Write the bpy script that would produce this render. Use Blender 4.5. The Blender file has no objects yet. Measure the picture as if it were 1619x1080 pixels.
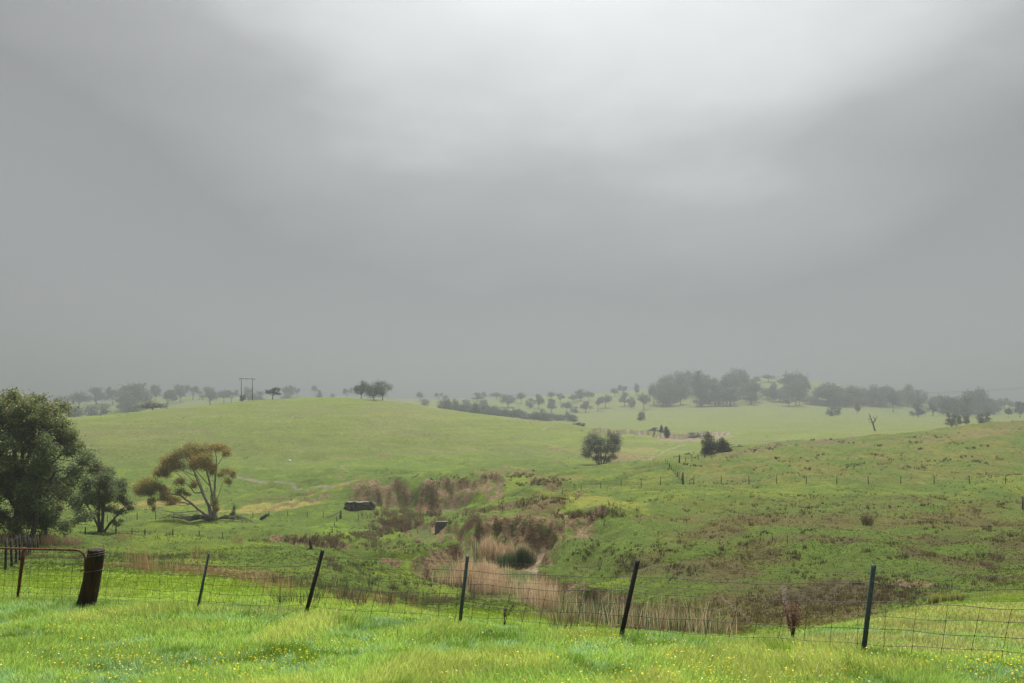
import bpy, math, random
import numpy as np
from mathutils import Vector

# ------------------------------------------------------------------ camera, sky, sun, exposure
scene = bpy.context.scene
F = 1259.0            # focal length in pixels of the 1619 px wide photograph
CX, CY = 809.5, 650.0 # horizon line of the level camera
R = math.radians
cam_d = bpy.data.cameras.new('camera')
cam_d.sensor_width = 36.0
cam_d.lens = 36.0 * F / 1619.0
cam_d.shift_y = (CY - 540.0) / 1619.0
cam_d.clip_start = 0.1
cam_d.clip_end = 12000
cam = bpy.data.objects.new('camera', cam_d)
scene.collection.objects.link(cam)
cam.location = (0, 0, 0)
cam.rotation_euler = (R(90), 0, 0)
scene.camera = cam

SUN_AZ, SUN_EL = 7.0, 63.5
world = bpy.data.worlds.new('World')
scene.world = world
world.use_nodes = True
wn, wl = world.node_tree.nodes, world.node_tree.links
wn.clear()
wo = wn.new('ShaderNodeOutputWorld')
cover = wn.new('ShaderNodeMixShader'); cover.inputs[0].default_value = 0.88
bg1 = wn.new('ShaderNodeBackground'); bg2 = wn.new('ShaderNodeBackground')
sky = wn.new('ShaderNodeTexSky'); sky.sky_type = 'NISHITA'; sky.sun_disc = False
sky.sun_elevation = R(SUN_EL); sky.sun_rotation = R(SUN_AZ)
hsv = wn.new('ShaderNodeHueSaturation'); hsv.inputs['Saturation'].default_value = 0.25
wl.new(sky.outputs[0], hsv.inputs['Color']); wl.new(hsv.outputs[0], bg1.inputs['Color'])
bg1.inputs['Strength'].default_value = 0.05
# overcast deck: thick near the horizon and to the sides, thin and bright overhead
def math_(op, a=None, b=None, c=None):
    m = wn.new('ShaderNodeMath'); m.operation = op
    for i, v in enumerate((a, b, c)):
        if v is None: continue
        if isinstance(v, (int, float)): m.inputs[i].default_value = v
        else: wl.new(v, m.inputs[i])
    return m.outputs[0]
tc = wn.new('ShaderNodeTexCoord')
vd = wn.new('ShaderNodeVectorMath'); vd.operation = 'DOT_PRODUCT'
vd.inputs[1].default_value = (math.sin(R(SUN_AZ)) * math.cos(R(SUN_EL)), math.cos(R(SUN_AZ)) * math.cos(R(SUN_EL)), math.sin(R(SUN_EL)))
wl.new(tc.outputs['Generated'], vd.inputs[0])
sx = wn.new('ShaderNodeSeparateXYZ'); wl.new(tc.outputs['Generated'], sx.inputs[0])
dx = math_('SUBTRACT', sx.outputs[0], .14)
side = math_('MULTIPLY', math_('MULTIPLY', dx, dx), -.24)
mp = wn.new('ShaderNodeMapping'); mp.inputs['Scale'].default_value = (1.1, 1.1, 3.0)
mp.inputs['Rotation'].default_value = (0, R(12), 0)
wl.new(tc.outputs['Generated'], mp.inputs['Vector'])
nz = wn.new('ShaderNodeTexNoise'); nz.inputs['Scale'].default_value = 1.6; nz.inputs['Detail'].default_value = 4
nz.inputs['Roughness'].default_value = 0.45
wl.new(mp.outputs[0], nz.inputs['Vector'])
s0 = math_('ADD', math_('MULTIPLY', math_('SUBTRACT', nz.outputs['Fac'], .5), .21), vd.outputs['Value'])
nz2 = wn.new('ShaderNodeTexNoise'); nz2.inputs['Scale'].default_value = 4.5; nz2.inputs['Detail'].default_value = 6; nz2.inputs['Roughness'].default_value = 0.55
mp2 = wn.new('ShaderNodeMapping'); mp2.inputs['Scale'].default_value = (1.0, 1.0, 2.2); mp2.inputs['Rotation'].default_value = (0, R(-28), 0)
wl.new(tc.outputs['Generated'], mp2.inputs['Vector']); wl.new(mp2.outputs[0], nz2.inputs['Vector'])
s0b = math_('ADD', s0, math_('MULTIPLY', math_('SUBTRACT', nz2.outputs['Fac'], .5), .075))
s1 = math_('ADD', s0b, side)
mr = wn.new('ShaderNodeMapRange'); mr.inputs['From Min'].default_value = 0.3; mr.inputs['From Max'].default_value = 1.0
wl.new(s1, mr.inputs['Value'])
cr = wn.new('ShaderNodeValToRGB')
wl.new(mr.outputs[0], cr.inputs[0])
el = cr.color_ramp.elements
SKY_RAMP = [(0.0, .18), (.20, .175), (.40, .145), (.53, .225), (.63, .40), (.73, .53), (.815, .85), (.90, 9.0), (1.0, 24.0)]
while len(el) < len(SKY_RAMP): el.new(0.5)
for e, (p, v) in zip(el, SKY_RAMP):
    e.position = p; e.color = (v / 23 * .985, v / 23, v / 23 * 1.01, 1)
wl.new(cr.outputs[0], bg2.inputs['Color'])
bg2.inputs['Strength'].default_value = 23.0
wl.new(bg1.outputs[0], cover.inputs[1]); wl.new(bg2.outputs[0], cover.inputs[2]); wl.new(cover.outputs[0], wo.inputs[0])

sun_d = bpy.data.lights.new('sun', 'SUN'); sun_d.energy = 1.5; sun_d.angle = R(10); sun_d.color = (1, .97, .92)
sun = bpy.data.objects.new('sun', sun_d); scene.collection.objects.link(sun)
sun.rotation_euler = (-R(90 - SUN_EL), 0, -R(SUN_AZ))
scene.view_settings.view_transform = 'Standard'; scene.view_settings.look = 'None'
scene.view_settings.gamma = 1.0; scene.view_settings.use_curve_mapping = False
scene.view_settings.exposure = 0.85
cy = scene.cycles
cy.max_bounces = 6; cy.diffuse_bounces = 3; cy.glossy_bounces = 2; cy.transmission_bounces = 3
cy.volume_bounces = 2; cy.transparent_max_bounces = 4
cy.use_denoising = True
HAZE_DENSITY = 0.00086

# ------------------------------------------------------------------ helpers
rng = np.random.default_rng(7)
random.seed(7)
COL = scene.collection

def tag(o, label=None, cat=None, group=None, kind=None):
    if label: o['label'] = label
    if cat: o['category'] = cat
    if group: o['group'] = group
    if kind: o['kind'] = kind
    return o

def empty(name, loc, rz=0.0):
    o = bpy.data.objects.new(name, None); COL.objects.link(o)
    o.location = loc; o.rotation_euler = (0, 0, rz); o.empty_display_size = 0.3
    return o

def mesh_np(name, V, faces, mat, colors=None, smooth=False):
    """V (n,3); faces: list of int arrays (m,k) with k the corner count"""
    me = bpy.data.meshes.new(name)
    V = np.ascontiguousarray(V, dtype=np.float32)
    me.vertices.add(len(V)); me.vertices.foreach_set('co', V.ravel())
    li = np.concatenate([f.ravel() for f in faces]).astype(np.int32)
    cnt = np.concatenate([np.full(len(f), f.shape[1]) for f in faces]).astype(np.int32)
    st = np.concatenate([[0], np.cumsum(cnt)[:-1]]).astype(np.int32)
    me.loops.add(len(li)); me.loops.foreach_set('vertex_index', li)
    me.polygons.add(len(cnt)); me.polygons.foreach_set('loop_start', st); me.polygons.foreach_set('loop_total', cnt)
    me.update(calc_edges=True)
    if smooth: me.polygons.foreach_set('use_smooth', np.ones(len(cnt), bool))
    if colors is not None:
        at = me.color_attributes.new('Col', 'FLOAT_COLOR', 'POINT')
        c4 = np.ones((len(V), 4), np.float32); c4[:, :colors.shape[1]] = colors
        at.data.foreach_set('color', c4.ravel())
    me.materials.append(mat)
    return me

def link(name, me, parent=None):
    o = bpy.data.objects.new(name, me); COL.objects.link(o)
    if parent: o.parent = parent
    return o

_perm = np.random.default_rng(3).random(65536).astype(np.float64)
def vnoise(x, y, seed=0):
    xi = np.floor(x).astype(np.int64); yi = np.floor(y).astype(np.int64)
    fx = x - xi; fy = y - yi
    fx = fx * fx * (3 - 2 * fx); fy = fy * fy * (3 - 2 * fy)
    def h(a, b):
        return _perm[((a * 73856093) ^ (b * 19349663) ^ (seed * 83492791 + 12345)) & 65535]
    return (h(xi, yi) * (1 - fx) + h(xi + 1, yi) * fx) * (1 - fy) + (h(xi, yi + 1) * (1 - fx) + h(xi + 1, yi + 1) * fx) * fy
def fbm(x, y, seed=0, oct=4):
    s = 0; a = 1; t = 0
    for i in range(oct):
        s = s + a * (vnoise(x * 2 ** i + 17.3 * i, y * 2 ** i - 9.1 * i, seed + i) - .5) * 2; t += a; a *= .5
    return s / t
def smooth(x, a, b):
    t = np.clip((x - a) / (b - a), 0, 1); return t * t * (3 - 2 * t)

def pchip(x, y, xe):
    h = np.diff(x); d = np.diff(y) / h
    m = np.zeros_like(y)
    s = d[:-1] * d[1:] > 0
    w1 = 2 * h[1:] + h[:-1]; w2 = h[1:] + 2 * h[:-1]
    with np.errstate(divide='ignore', invalid='ignore'):
        mm = (w1 + w2) / (w1 / d[:-1] + w2 / d[1:])
    m[1:-1] = np.where(s, mm, 0); m[0] = d[0]; m[-1] = d[-1]
    i = np.clip(np.searchsorted(x, xe) - 1, 0, len(x) - 2)
    t = (xe - x[i]) / h[i]
    return ((2*t**3-3*t**2+1)*y[i] + (t**3-2*t**2+t)*h[i]*m[i] + (-2*t**3+3*t**2)*y[i+1] + (t**3-t**2)*h[i]*m[i+1])

# ------------------------------------------------------------------ terrain
U = np.array([0,150,300,420,520,620,700,760,830,900,980,1100,1200,1350,1480,1619], float)
RINGS = [  # (Y per column, 'p' picture height or 'z' metres, values)
 ([18.5,18,17.2,15.6,14.1,13.7,13.4,13.1,12.7,12.3,11.8,11.3,10.9,10.4,10,9.6],'p',[948,955,964,973,980,986,991,996,1003,1009,1015,1025,1032,1042,1050,1060]),
 ([34,32,29,22,19.5,17.5,16.5,16,15.5,15,14.5,14.5,15,18,21,24],'p',[893,899,910,939,952,965,978,984,990,996,1002,1009,1011,985,960,945]),
 ([46,44,42,42,42,44,47,46,43,39,34,29,27,28,31,33],'p',[872,880,893,905,915,925,928,935,943,963,987,1006,1008,990,958,930]),
 ([58,56,54,52,52,52,52,52,50,46,41,34,32,34,38,40],'p',[858,864,875,884,892,905,915,925,930,945,968,990,990,965,935,905]),
 ([72,70,68,66,64,60,58,62,62,54,48,41,40,43,47,49],'z',[-11.3,-11.2,-11.5,-11.4,-11.6,-11.6,-11.7,-12.6,-12.6,-11.6,-11.1,-10.2,-9.8,-9.7,-9.6,-9.2]),
 ([85,82,80,78,74,68,64,74,78,66,58,51,50,54,58,60],'z',[-12.8,-12.5,-12.8,-12.7,-12.3,-12,-11.2,-13.5,-14.3,-12.4,-11.4,-10.4,-10.1,-10,-9.9,-9.5]),
 ([98,96,94,92,88,82,76,84,82,80,72,64,63,68,70,72],'z',[-14.3,-14.2,-14.2,-14,-13.6,-12.9,-12,-14.1,-14.4,-12.2,-11.4,-10.7,-10.4,-10.3,-10.1,-9.8]),
 ([110,108,106,106,108,108,104,92,86,88,86,80,80,84,86,88],'z',[-15.4,-15.3,-15.2,-15.5,-16,-16.4,-15.8,-12.8,-11.6,-11.6,-11.2,-10.8,-10.6,-10.5,-10.3,-10.1]),
 ([124,122,120,122,126,128,124,110,104,104,102,98,98,100,102,104],'z',[-16.6,-16.5,-16.4,-16.8,-17.2,-17.4,-17,-14,-12.2,-11.6,-11.1,-10.8,-10.8,-10.6,-10.5,-10.3]),
 ([150,148,146,148,150,150,146,130,124,122,120,116,116,118,120,122],'z',[-17.6,-17.5,-17.4,-17.5,-17.5,-17.6,-17.3,-15,-12.5,-11.6,-11.1,-10.7,-10.8,-10.8,-10.7,-10.5]),
 ([175,172,170,170,168,160,156,146,150,148,146,146,148,150,152,155],'z',[-17.2,-17.2,-17,-16.8,-16,-15,-13.8,-12.7,-12.4,-11.7,-11.3,-10.8,-10.4,-9.8,-9.2,-8.6]),
 ([210,208,206,206,205,200,196,195,195,195,195,195,200,210,218,225],'z',[-16,-16,-15.8,-15.5,-15,-14.5,-14,-13.8,-13.5,-13.3,-12.6,-10.5,-8.7,-7.0,-5.2,-3.2]),
 ([245]*8+[240,235,235,240,245,255,265,275],'z',[-13.5,-13.5,-13,-12.8,-12.8,-12.8,-12.8,-13,-13.8,-14.5,-15.3,-15,-14,-12.5,-10,-8]),
 ([310]*13+[320,330,340],'z',[-6,-4.5,-2.5,-1.5,-1,-1.5,-3.5,-5.5,-8.5,-11,-13.5,-14.5,-14,-12,-10,-9]),
 ([380]*16,'z',[-5.4,-2.1,2.1,5.4,6.6,4.8,1.2,-1.5,-3.9,-6.3,-10.9,-12.5,-12,-10.5,-9.5,-9]),
 ([500]*16,'z',[-14,-13,-10,-6,-6,-8,-12,-13,-13,-10.8,-10.5,-10,-9,-8.5,-8,-7]),
 ([900]*16,'p',[658,658,654,654,652,652,656,656,656,656,653,645,643,649,655,657]),
 ([1300]*16,'p',[645,636,627,628,627,630,631,630,628,624,620,606,597,612,630,642]),
 ([1700]*16,'p',[656,650,645,645,645,645,645,645,645,642,640,636,634,640,648,652]),
 ([2600]*16,'p',[668]*16),
]
ring_lnY, ring_z = [], []
for Yv, kind, vals in RINGS:
    Yv = np.array(Yv, float); v = np.array(vals, float)
    z = v if kind == 'z' else -(v - CY) / F * Yv
    ring_lnY.append(np.log(Yv)); ring_z.append(z)
u_in = np.arange(-60, 1682, 2.0)
u_cols = np.concatenate([np.arange(-1500, -60, 14.0), u_in, np.arange(1682 + 12, 3120, 14.0)])
uc = np.clip(u_cols, 0, 1619)
K = len(RINGS)
lnY_k = np.array([pchip(U, a, uc) for a in ring_lnY]); z_k = np.array([pchip(U, a, uc) for a in ring_z])
# rows
rows = list(np.arange(-50, 2, 4.0)) + list(np.arange(2, 8, .5))
y = 8.0
while y < 2600:
    rows.append(y)
    y += min(max(y * y / (20000.0 if 45 < y < 180 else 11000.0), 0.05), 0.006 * y + 0.02, 30) if y < 420 else min(0.012 * y, 40)
rows.append(2600.0)
Yr = np.array(rows); NR, NU = len(Yr), len(u_cols)
def W(Y): return np.maximum(Y, 8.0)
Z = np.zeros((NR, NU))
near = Yr < 9
lnY = np.log(np.maximum(Yr, .5))
for j in range(NU):
    kx = np.concatenate([[math.log(4.0), math.log(7.5)], lnY_k[:, j]])
    zk = z_k[0, j]; yk = math.exp(lnY_k[0, j])
    sl = (zk + 1.6) / yk
    ky = np.concatenate([[-1.6 + sl * 4.0, -1.6 + sl * 7.5], z_k[:, j]])
    zz = pchip(kx, ky, lnY)
    zz = np.where(Yr < 5, -1.6 + sl * np.clip(Yr, 0, None), zz)
    Z[:, j] = zz
# soften the profile a little sideways
for _ in range(6):
    Z[:, 1:-1] = .25 * Z[:, :-2] + .5 * Z[:, 1:-1] + .25 * Z[:, 2:]
YY = np.repeat(Yr[:, None], NU, 1); UU = np.repeat(u_cols[None, :], NR, 0)
XX = (UU - CX) / F * W(YY)
VV = CY - F * Z / np.maximum(YY, 1)          # picture height of each ground point

def column(px):
    j = np.clip(np.searchsorted(u_cols, px) - 1, 0, NU - 2)
    t = (px - u_cols[j]) / (u_cols[j + 1] - u_cols[j])
    return Z[:, j] * (1 - t) + Z[:, j + 1] * t
def hit(px, py, ymin=9.0, ymax=2500):
    """first ground point beyond ymin seen at this picture point"""
    z = column(px); m = (Yr >= ymin) & (Yr <= ymax)
    yr = Yr[m]; zz = z[m]; v = CY - F * zz / yr
    k = np.nonzero(v <= py)[0]
    if len(k) == 0:
        i = int(np.argmin(v)); return ((px - CX) / F * yr[i], yr[i], zz[i])
    i = k[0]
    if i == 0: yy = yr[0]; z0 = zz[0]
    else:
        t = (v[i-1] - py) / max(v[i-1] - v[i], 1e-6); yy = yr[i-1] + t * (yr[i] - yr[i-1]); z0 = zz[i-1] + t * (zz[i] - zz[i-1])
    return ((px - CX) / F * yy, yy, z0)
def gz(x, y):
    """ground height by bilinear lookup, arrays allowed"""
    x = np.asarray(x, float); y = np.asarray(y, float)
    u = x / W(y) * F + CX
    j = np.clip(np.searchsorted(u_cols, u) - 1, 0, NU - 2); i = np.clip(np.searchsorted(Yr, y) - 1, 0, NR - 2)
    t = np.clip((u - u_cols[j]) / (u_cols[j+1] - u_cols[j]), 0, 1); s = np.clip((y - Yr[i]) / (Yr[i+1] - Yr[i]), 0, 1)
    return (Z[i, j]*(1-t) + Z[i, j+1]*t)*(1-s) + (Z[i+1, j]*(1-t) + Z[i+1, j+1]*t)*s
def lut(A, x, y):
    u = x / W(y) * F + CX
    j = np.clip(np.searchsorted(u_cols, u), 0, NU - 1); i = np.clip(np.searchsorted(Yr, y), 0, NR - 1)
    return A[i, j]

soil = np.zeros((NR, NU))       # how bare the ground is (0..1)
def lip(pts, height, width, ymin=9.0, ragged=1.6, seed=0, fade=12.0, soilw=1.0):
    """an eroded bank: the ground steps up by height across a ragged line"""
    P = np.array(pts, float)
    Ys = np.array([hit(a, b, ymin)[1] for a, b in pts])
    Ye = np.interp(u_cols, P[:, 0], Ys)
    m = smooth(u_cols, P[0, 0] - fade * .2, P[0, 0] + fade) * (1 - smooth(u_cols, P[-1, 0] - fade, P[-1, 0] + fade * .2))
    nn = fbm(u_cols / 16.0, u_cols * 0 + seed, seed, 4)
    Ye = Ye * (1 + .03 * ragged * nn)
    d = (YY - Ye[None]) / width
    Zs = .5 * (1 + np.tanh(d))
    far = np.exp(-np.clip(YY - Ye[None], 0, None) / (width * 14))
    nearf = np.exp(-np.clip(Ye[None] - YY, 0, None) / (width * 14))
    return m[None] * height * (.5 * Zs * far - .5 * (1 - Zs) * nearf), m[None] * np.exp(-d * d / 1.6) * soilw

# amphitheatre of the washed-out bank
i9, i10 = 9, 10
YJ = np.exp(lnY_k[i9]); YK = np.exp(lnY_k[i10])
t = (YY - YJ[None]) / (YK - YJ)[None]
bell = np.clip(1 - ((t - .5) / .62) ** 2, 0, 1)
mu = smooth(UU, 535, 600) * (1 - smooth(UU, 770, 815))
flute = 1 - np.abs(fbm(UU / 26.0 + YY * .16 + .6 * fbm(XX / 9, YY / 9, 27, 2), YY / 22.0, 21, 4)) * 2.0
Z2 = -(.75 * flute - .25) * bell * mu * 1.1
tt = smooth(t, .25, .62) - np.clip(t, 0, 1)
Z2 += tt * mu * 1.8 * np.clip(bell * 2, 0, 1)
soil = np.maximum(soil, mu * bell * smooth(1.3 * fbm(UU / 24.0 + YY * .10, YY / 9.0, 5, 4) + bell * .5 - .1, .1, .4))
# creek wall right of the tall reeds
cw = smooth(UU, 742, 790) * (1 - smooth(UU, 905, 960))
YG = np.exp(lnY_k[6]); YH = np.exp(lnY_k[7])
t2 = (YY - YG[None] + 3) / (YH - YG + 6)[None]
bell2 = np.clip(1 - ((t2 - .5) / .7) ** 2, 0, 1)
fl2 = 1 - np.abs(fbm(UU / 26.0 - YY * .3, YY / 9.0, 31, 4)) * 2.0
Z2 += -(.6 * fl2 - .2) * bell2 * cw * 1.0
soil = np.maximum(soil, cw * bell2 * smooth(1.1 * fbm(UU / 22.0 - YY * .2, YY / 4.0, 9, 4) + .42, 0, .35))
LIPS = [
 ([(648,886),(662,880),(690,876),(712,870),(735,872)], 1.0, .35, 40, 1),
 ([(735,862),(745,858),(758,856)], 1.3, .3, 40, 2),
 ([(600,893),(625,889),(640,887)], .5, .3, 40, 3),
 ([(690,836),(710,832),(745,830),(770,832)], 1.7, .5, 60, 4),
 ([(722,815),(760,811),(800,803),(835,799)], 1.1, .4, 60, 5),
 ([(895,822),(920,817),(950,812),(965,806)], 1.0, .45, 60, 6),
 ([(868,862),(880,840),(893,826)], 1.7, .6, 60, 7),
 ([(905,777),(925,771),(940,767)], .5, .3, 60, 8),
 ([(548,790),(600,782),(650,777)], 2.0, .7, 90, 9), ([(650,776),(700,768),(760,763),(800,768)], 2.0, .7, 90, 21), ([(420,800),(470,793),(530,786)], .6, .5, 90, 22),

 ([(420,843),(470,846),(520,850),(560,846)], .9, .5, 60, 10),
 ([(930,681),(1000,683),(1050,690),(1100,687),(1160,686)], 3.2, 1.2, 330, 11),
 ([(1400,925),(1440,923),(1480,928)], .25, .25, 28, 13),
 ([(862,733),(880,731),(905,733)], .7, .6, 150, 14),
 ([(780,738),(810,741),(845,745)], .6, .6, 120, 15),
 ([(455,663),(470,663)], .5, .6, 200, 16), ([(600,665),(612,664)], .5, .6, 200, 17), ([(855,680),(868,680)], .6, .6, 200, 18),
]
soil_l = np.zeros_like(Z)
for pts, h_, w_, ym, sd in LIPS:
    a, s = lip(pts, h_, w_, ym, seed=sd, fade=14 if pts[-1][0]-pts[0][0] > 40 else 5)
    Z2 += a; soil_l = np.maximum(soil_l, s)
soil = np.maximum(soil, soil_l)
Z = Z + Z2
# the turf plateau keeps its level up to a sharp right hand edge
pm = smooth(YY, 57, 63) * (1 - smooth(YY, 84, 96))
ue = 752 + 5 * fbm(YY / 3.0, YY * 0, 37, 3) - .9 * np.clip(66 - YY, 0, 12)
Z += pm * 1.15 * (np.tanh((ue - UU) / 3.5) - np.clip((730 - UU) / 30, -1, 1)) * smooth(UU, 640, 700) * (1 - smooth(UU, 800, 850))
# the creek channel: a flat reedy floor between steep ragged banks
CH = [(1090,990,1.6),(1050,982,2.4),(980,966,3.6),(910,950,4.2),(850,930,4.8),(790,910,5.2),(775,893,4.2),(800,872,4.4),(760,852,3.2),(715,838,2.6),(660,830,2.4),(625,822,2.2)]
Zsave = Z; Z = Z.copy()
chp = [hit(a, b, 24 if a > 900 else (40 if b > 880 else 72)) + (w_,) for a, b, w_ in CH]
best = np.full(Z.shape, 1e9)
reg = (YY > 20) & (YY < 130)
xr, yr_ = XX[reg], YY[reg]; br = np.full(xr.shape, 1e9)
for (x0, y0, _, w0), (x1, y1, _2, w1) in zip(chp[:-1], chp[1:]):
    L2 = (x1 - x0) ** 2 + (y1 - y0) ** 2
    tq = np.clip(((xr - x0) * (x1 - x0) + (yr_ - y0) * (y1 - y0)) / L2, 0, 1)
    dq = np.hypot(xr - x0 - tq * (x1 - x0), yr_ - y0 - tq * (y1 - y0)) - (w0 + (w1 - w0) * tq)
    br = np.minimum(br, dq)
br = br + 1.9 * fbm(xr / 4.5, yr_ / 4.5, 38, 3) + .5 * fbm(xr / 1.0, yr_ / 1.0, 39, 2)
chs = smooth(-br, -.75, .75)
depth = 1.7 * smooth(yr_, 24, 40) * (1 - .55 * smooth(yr_, 86, 110)) + .2 * smooth(yr_, 26, 32)
dz = np.zeros_like(Z); dz[reg] = chs * depth; Z -= dz
chw = np.zeros_like(Z); chw[reg] = 4 * chs * (1 - chs) * smooth(depth, .2, 1.2)
chs_f = np.zeros_like(Z); chs_f[reg] = chs
soil = np.maximum(soil, chw * .9)
# rills and folds on the valley sides around the creek
rill = np.clip(1 - np.abs(fbm(XX / 13 + .5 * fbm(XX / 20, YY / 20, 35, 2), YY / 17, 36, 3)) * 5.5, 0, 1) ** 1.4
rill_m = smooth(YY, 34, 52) * (1 - smooth(YY, 170, 230)) * (.35 + .65 * smooth(UU, 380, 480) * (1 - smooth(UU, 1000, 1120)))
Z -= rill * rill_m * 1.0 * (1 - chs_f)
# grazed, trampled surface: small bumps of every size that shrink near the camera and far away
amp = smooth(YY, 14, 40)
Z += smooth(YY, 36, 70) * (1 - smooth(YY, 230, 330)) * (1.2 * fbm(XX / 16, YY / 20, 47, 3) + .45 * (.5 - np.abs(fbm(XX / 8, YY / 12, 48, 2)) * 2))
Z += amp * (.16 * fbm(XX / 7, YY / 7, 41, 3) + .09 * fbm(XX / 1.6, YY / 2.2, 42, 3) * (1 - smooth(YY, 150, 260)))
Z += smooth(YY, 60, 200) * .35 * fbm(XX / 30, YY / 30, 43, 3)
Z += .035 * fbm(XX / .9, YY / .9, 44, 3) * (1 - smooth(YY, 14, 40)) * smooth(YY, 2, 6)

# ------------------------------------------------------------------ what grows where (ground cover colours)
LIME = (.155, .205, .014); GREEN = (.088, .128, .015); HILL = (.092, .114, .016); OLIVE = (.125, .125, .024)
BROWN = (.100, .074, .024); STRAW = (.30, .235, .105); EARTH = (.150, .098, .042); PALE = (.34, .26, .20); DARK = (.035, .035, .016)
C = np.zeros((NR, NU, 3)); C[:] = GREEN
def mixc(m, col): 
    global C
    m = np.clip(m, 0, 1)[..., None]; C = C * (1 - m) + np.array(col) * m
n1 = fbm(XX / 14, YY / 14, 51, 4); n2 = fbm(XX / 3.5, YY / 5, 52, 4); n3 = fbm(XX / 40, YY / 40, 53, 3); nf = fbm(XX / .9, YY / 1.2, 54, 3)
mixc(smooth(n2 + n1 * .5, -.05, .5) * .6, LIME)
mixc(smooth(YY, 200, 260) * .9, HILL)
mixc(smooth(YY, 200, 260) * smooth(n3 + .6 * n1, -.2, .4) * .6, (.105, .105, .032)); hs_ = fbm(UU / 60, VV / 3.2, 57, 4); mixc(smooth(YY, 225, 260) * smooth(hs_, 0, .4) * .45, (.095, .10, .03)); mixc(smooth(YY, 225, 260) * smooth(-hs_, .05, .4) * .35, (.14, .16, .03))
mixc(smooth(YY, 390, 470) * .7, (.100, .118, .026))
VW = VV + 6 * n2 * smooth(YY, 10, 60) ; UW = UU + 12 * n1
def zone(cx, cy, rx, ry, ang, col, s=1.0, ya=0, yb=4000, rag=.5, fine=.3):
    a = R(ang); dx = UW - cx; dy = VW - cy
    p = (dx * math.cos(a) + dy * math.sin(a)) / rx; q = (-dx * math.sin(a) + dy * math.cos(a)) / ry
    m = 1 - np.sqrt(p * p + q * q) + rag * n2 + fine * nf * (YY < 200)
    mixc(smooth(m, 0, .45) * s * (YY > ya) * (YY < yb), col)
near_b = 1 - smooth(YY, 24, 34)
mixc(near_b * .85, (.21, .30, .022)); mixc(near_b * smooth(n2 + n1 * .6, .05, .5) * .6, (.26, .28, .03)); mixc(near_b * smooth(-n2, .1, .5) * .45, (.14, .24, .03))
# right slope: olive and brown tussocky pasture
rs = smooth(UU, 1000, 1130) * smooth(YY, 26, 36) * (1 - smooth(YY, 92, 104))
mixc(rs * smooth(n2 + .6 * n1, -.55, .2) * .85, (.105, .098, .018)); mixc(rs * smooth(n2 + .5 * nf, .05, .45) * .7, (.095, .075, .028))
rs2 = smooth(UU, 1040, 1130) * smooth(YY, 120, 128) * (1 - smooth(YY, 240, 260))
mixc(rs2 * smooth(n2 + .7 * n1, -.4, .4) * .7, (.125, .118, .026)); mixc(rs2 * smooth(nf + n2, .25, .6) * .5, BROWN)
rs3 = smooth(UU, 820, 900) * smooth(YY, 95, 104) * (1 - smooth(YY, 190, 210)); mixc(rs3 * smooth(n2, -.2, .4) * .45, (.15, .15, .024))
Zn = zone
Zn(1250, 960, 200, 45, 4, BROWN, .75, 26, 60); Zn(1330, 940, 170, 22, 0, (.080,.062,.030), .75, 24, 60); Zn(1080, 905, 140, 22, 8, (.10,.075,.03), .6, 30, 80)
Zn(1240, 830, 220, 20, 0, BROWN, .55, 60, 100); Zn(1500, 820, 200, 18, 0, BROWN, .45, 60, 110); Zn(1060, 815, 90, 10, -8, (.13,.09,.03), .6, 60, 120)
Zn(1450, 700, 250, 10, -7, (.15,.125,.04), .8, 180, 260); Zn(1250, 705, 220, 5, -8, (.14,.10,.05), .8, 180, 260)
Zn(1250, 805, 200, 16, 0, GREEN, .6, 60, 130); Zn(1200, 775, 350, 7, 0, LIME, .35, 90, 130)
Zn(820, 750, 110, 9, 3, (.16,.13,.04), .6, 120, 220); Zn(880, 762, 45, 6, 0, (.13,.085,.035), .8, 100, 170); Zn(950, 790, 120, 14, 10, (.22,.21,.03), .6, 85, 130)
Zn(860, 800, 50, 9, -12, BROWN, .9, 80, 130); Zn(860, 795, 30, 6, -12, EARTH, .6, 80, 130)
Zn(980, 725, 70, 8, 0, (.17,.11,.05), .7, 190, 300); Zn(960, 712, 120, 5, 0, (.17,.13,.05), .5, 240, 330)
Zn(430, 797, 130, 9, -4, (.27,.22,.055), .8, 90, 190); Zn(250, 793, 80, 8, -2, (.26,.20,.06), .7, 90, 190); Zn(520, 775, 70, 5, -8, (.24,.22,.04), .6, 120, 220)
Zn(450, 782, 90, 3.2, -6, (.11,.075,.03), .8, 120, 220)
Zn(650, 838, 70, 7, 0, (.13,.19,.015), .7, 80, 150); Zn(530, 835, 50, 12, 5, (.15,.23,.012), .8, 70, 140); Zn(440, 858, 60, 12, 12, (.14,.18,.014), .6, 60, 120)
Zn(620, 862, 90, 6, -3, (.12, .115, .03), .4, 56, 90); Zn(620, 852, 40, 7, 20, (.12,.10,.03), .6, 60, 120)
Zn(690, 800, 60, 6, -3, (.09,.17,.02), .8, 120, 165); Zn(665, 890, 55, 22, 20, (.13,.17,.012), .7, 50, 66)
Zn(330, 905, 260, 9, 5, (.22,.13,.06), .55, 30, 50, .9); Zn(560, 945, 120, 7, 8, (.20,.15,.05), .5, 20, 45, .9)
Zn(1480, 985, 200, 30, -8, (.29,.27,.055), .8, 9, 30); Zn(1560, 1000, 90, 6, 0, (.14,.10,.05), .6, 9, 30, .9)
Zn(420, 966, 140, 4.5, 2, (.20,.17,.10), .8, 14, 24, .9); Zn(300, 955, 400, 3.5, 3, (.07,.10,.02), .7, 14, 24, .9); Zn(640, 880, 26, 2.5, 0, DARK, .5, 50, 70)
Zn(460, 725, 330, 4, -1, (.10,.125,.028), .5, 220, 320, .7); Zn(820, 717, 160, 4, 4, (.10,.12,.03), .6, 220, 330, .7); Zn(600, 722, 240, 2.0, -4, (.16,.11,.045), .6, 220, 320)
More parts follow.
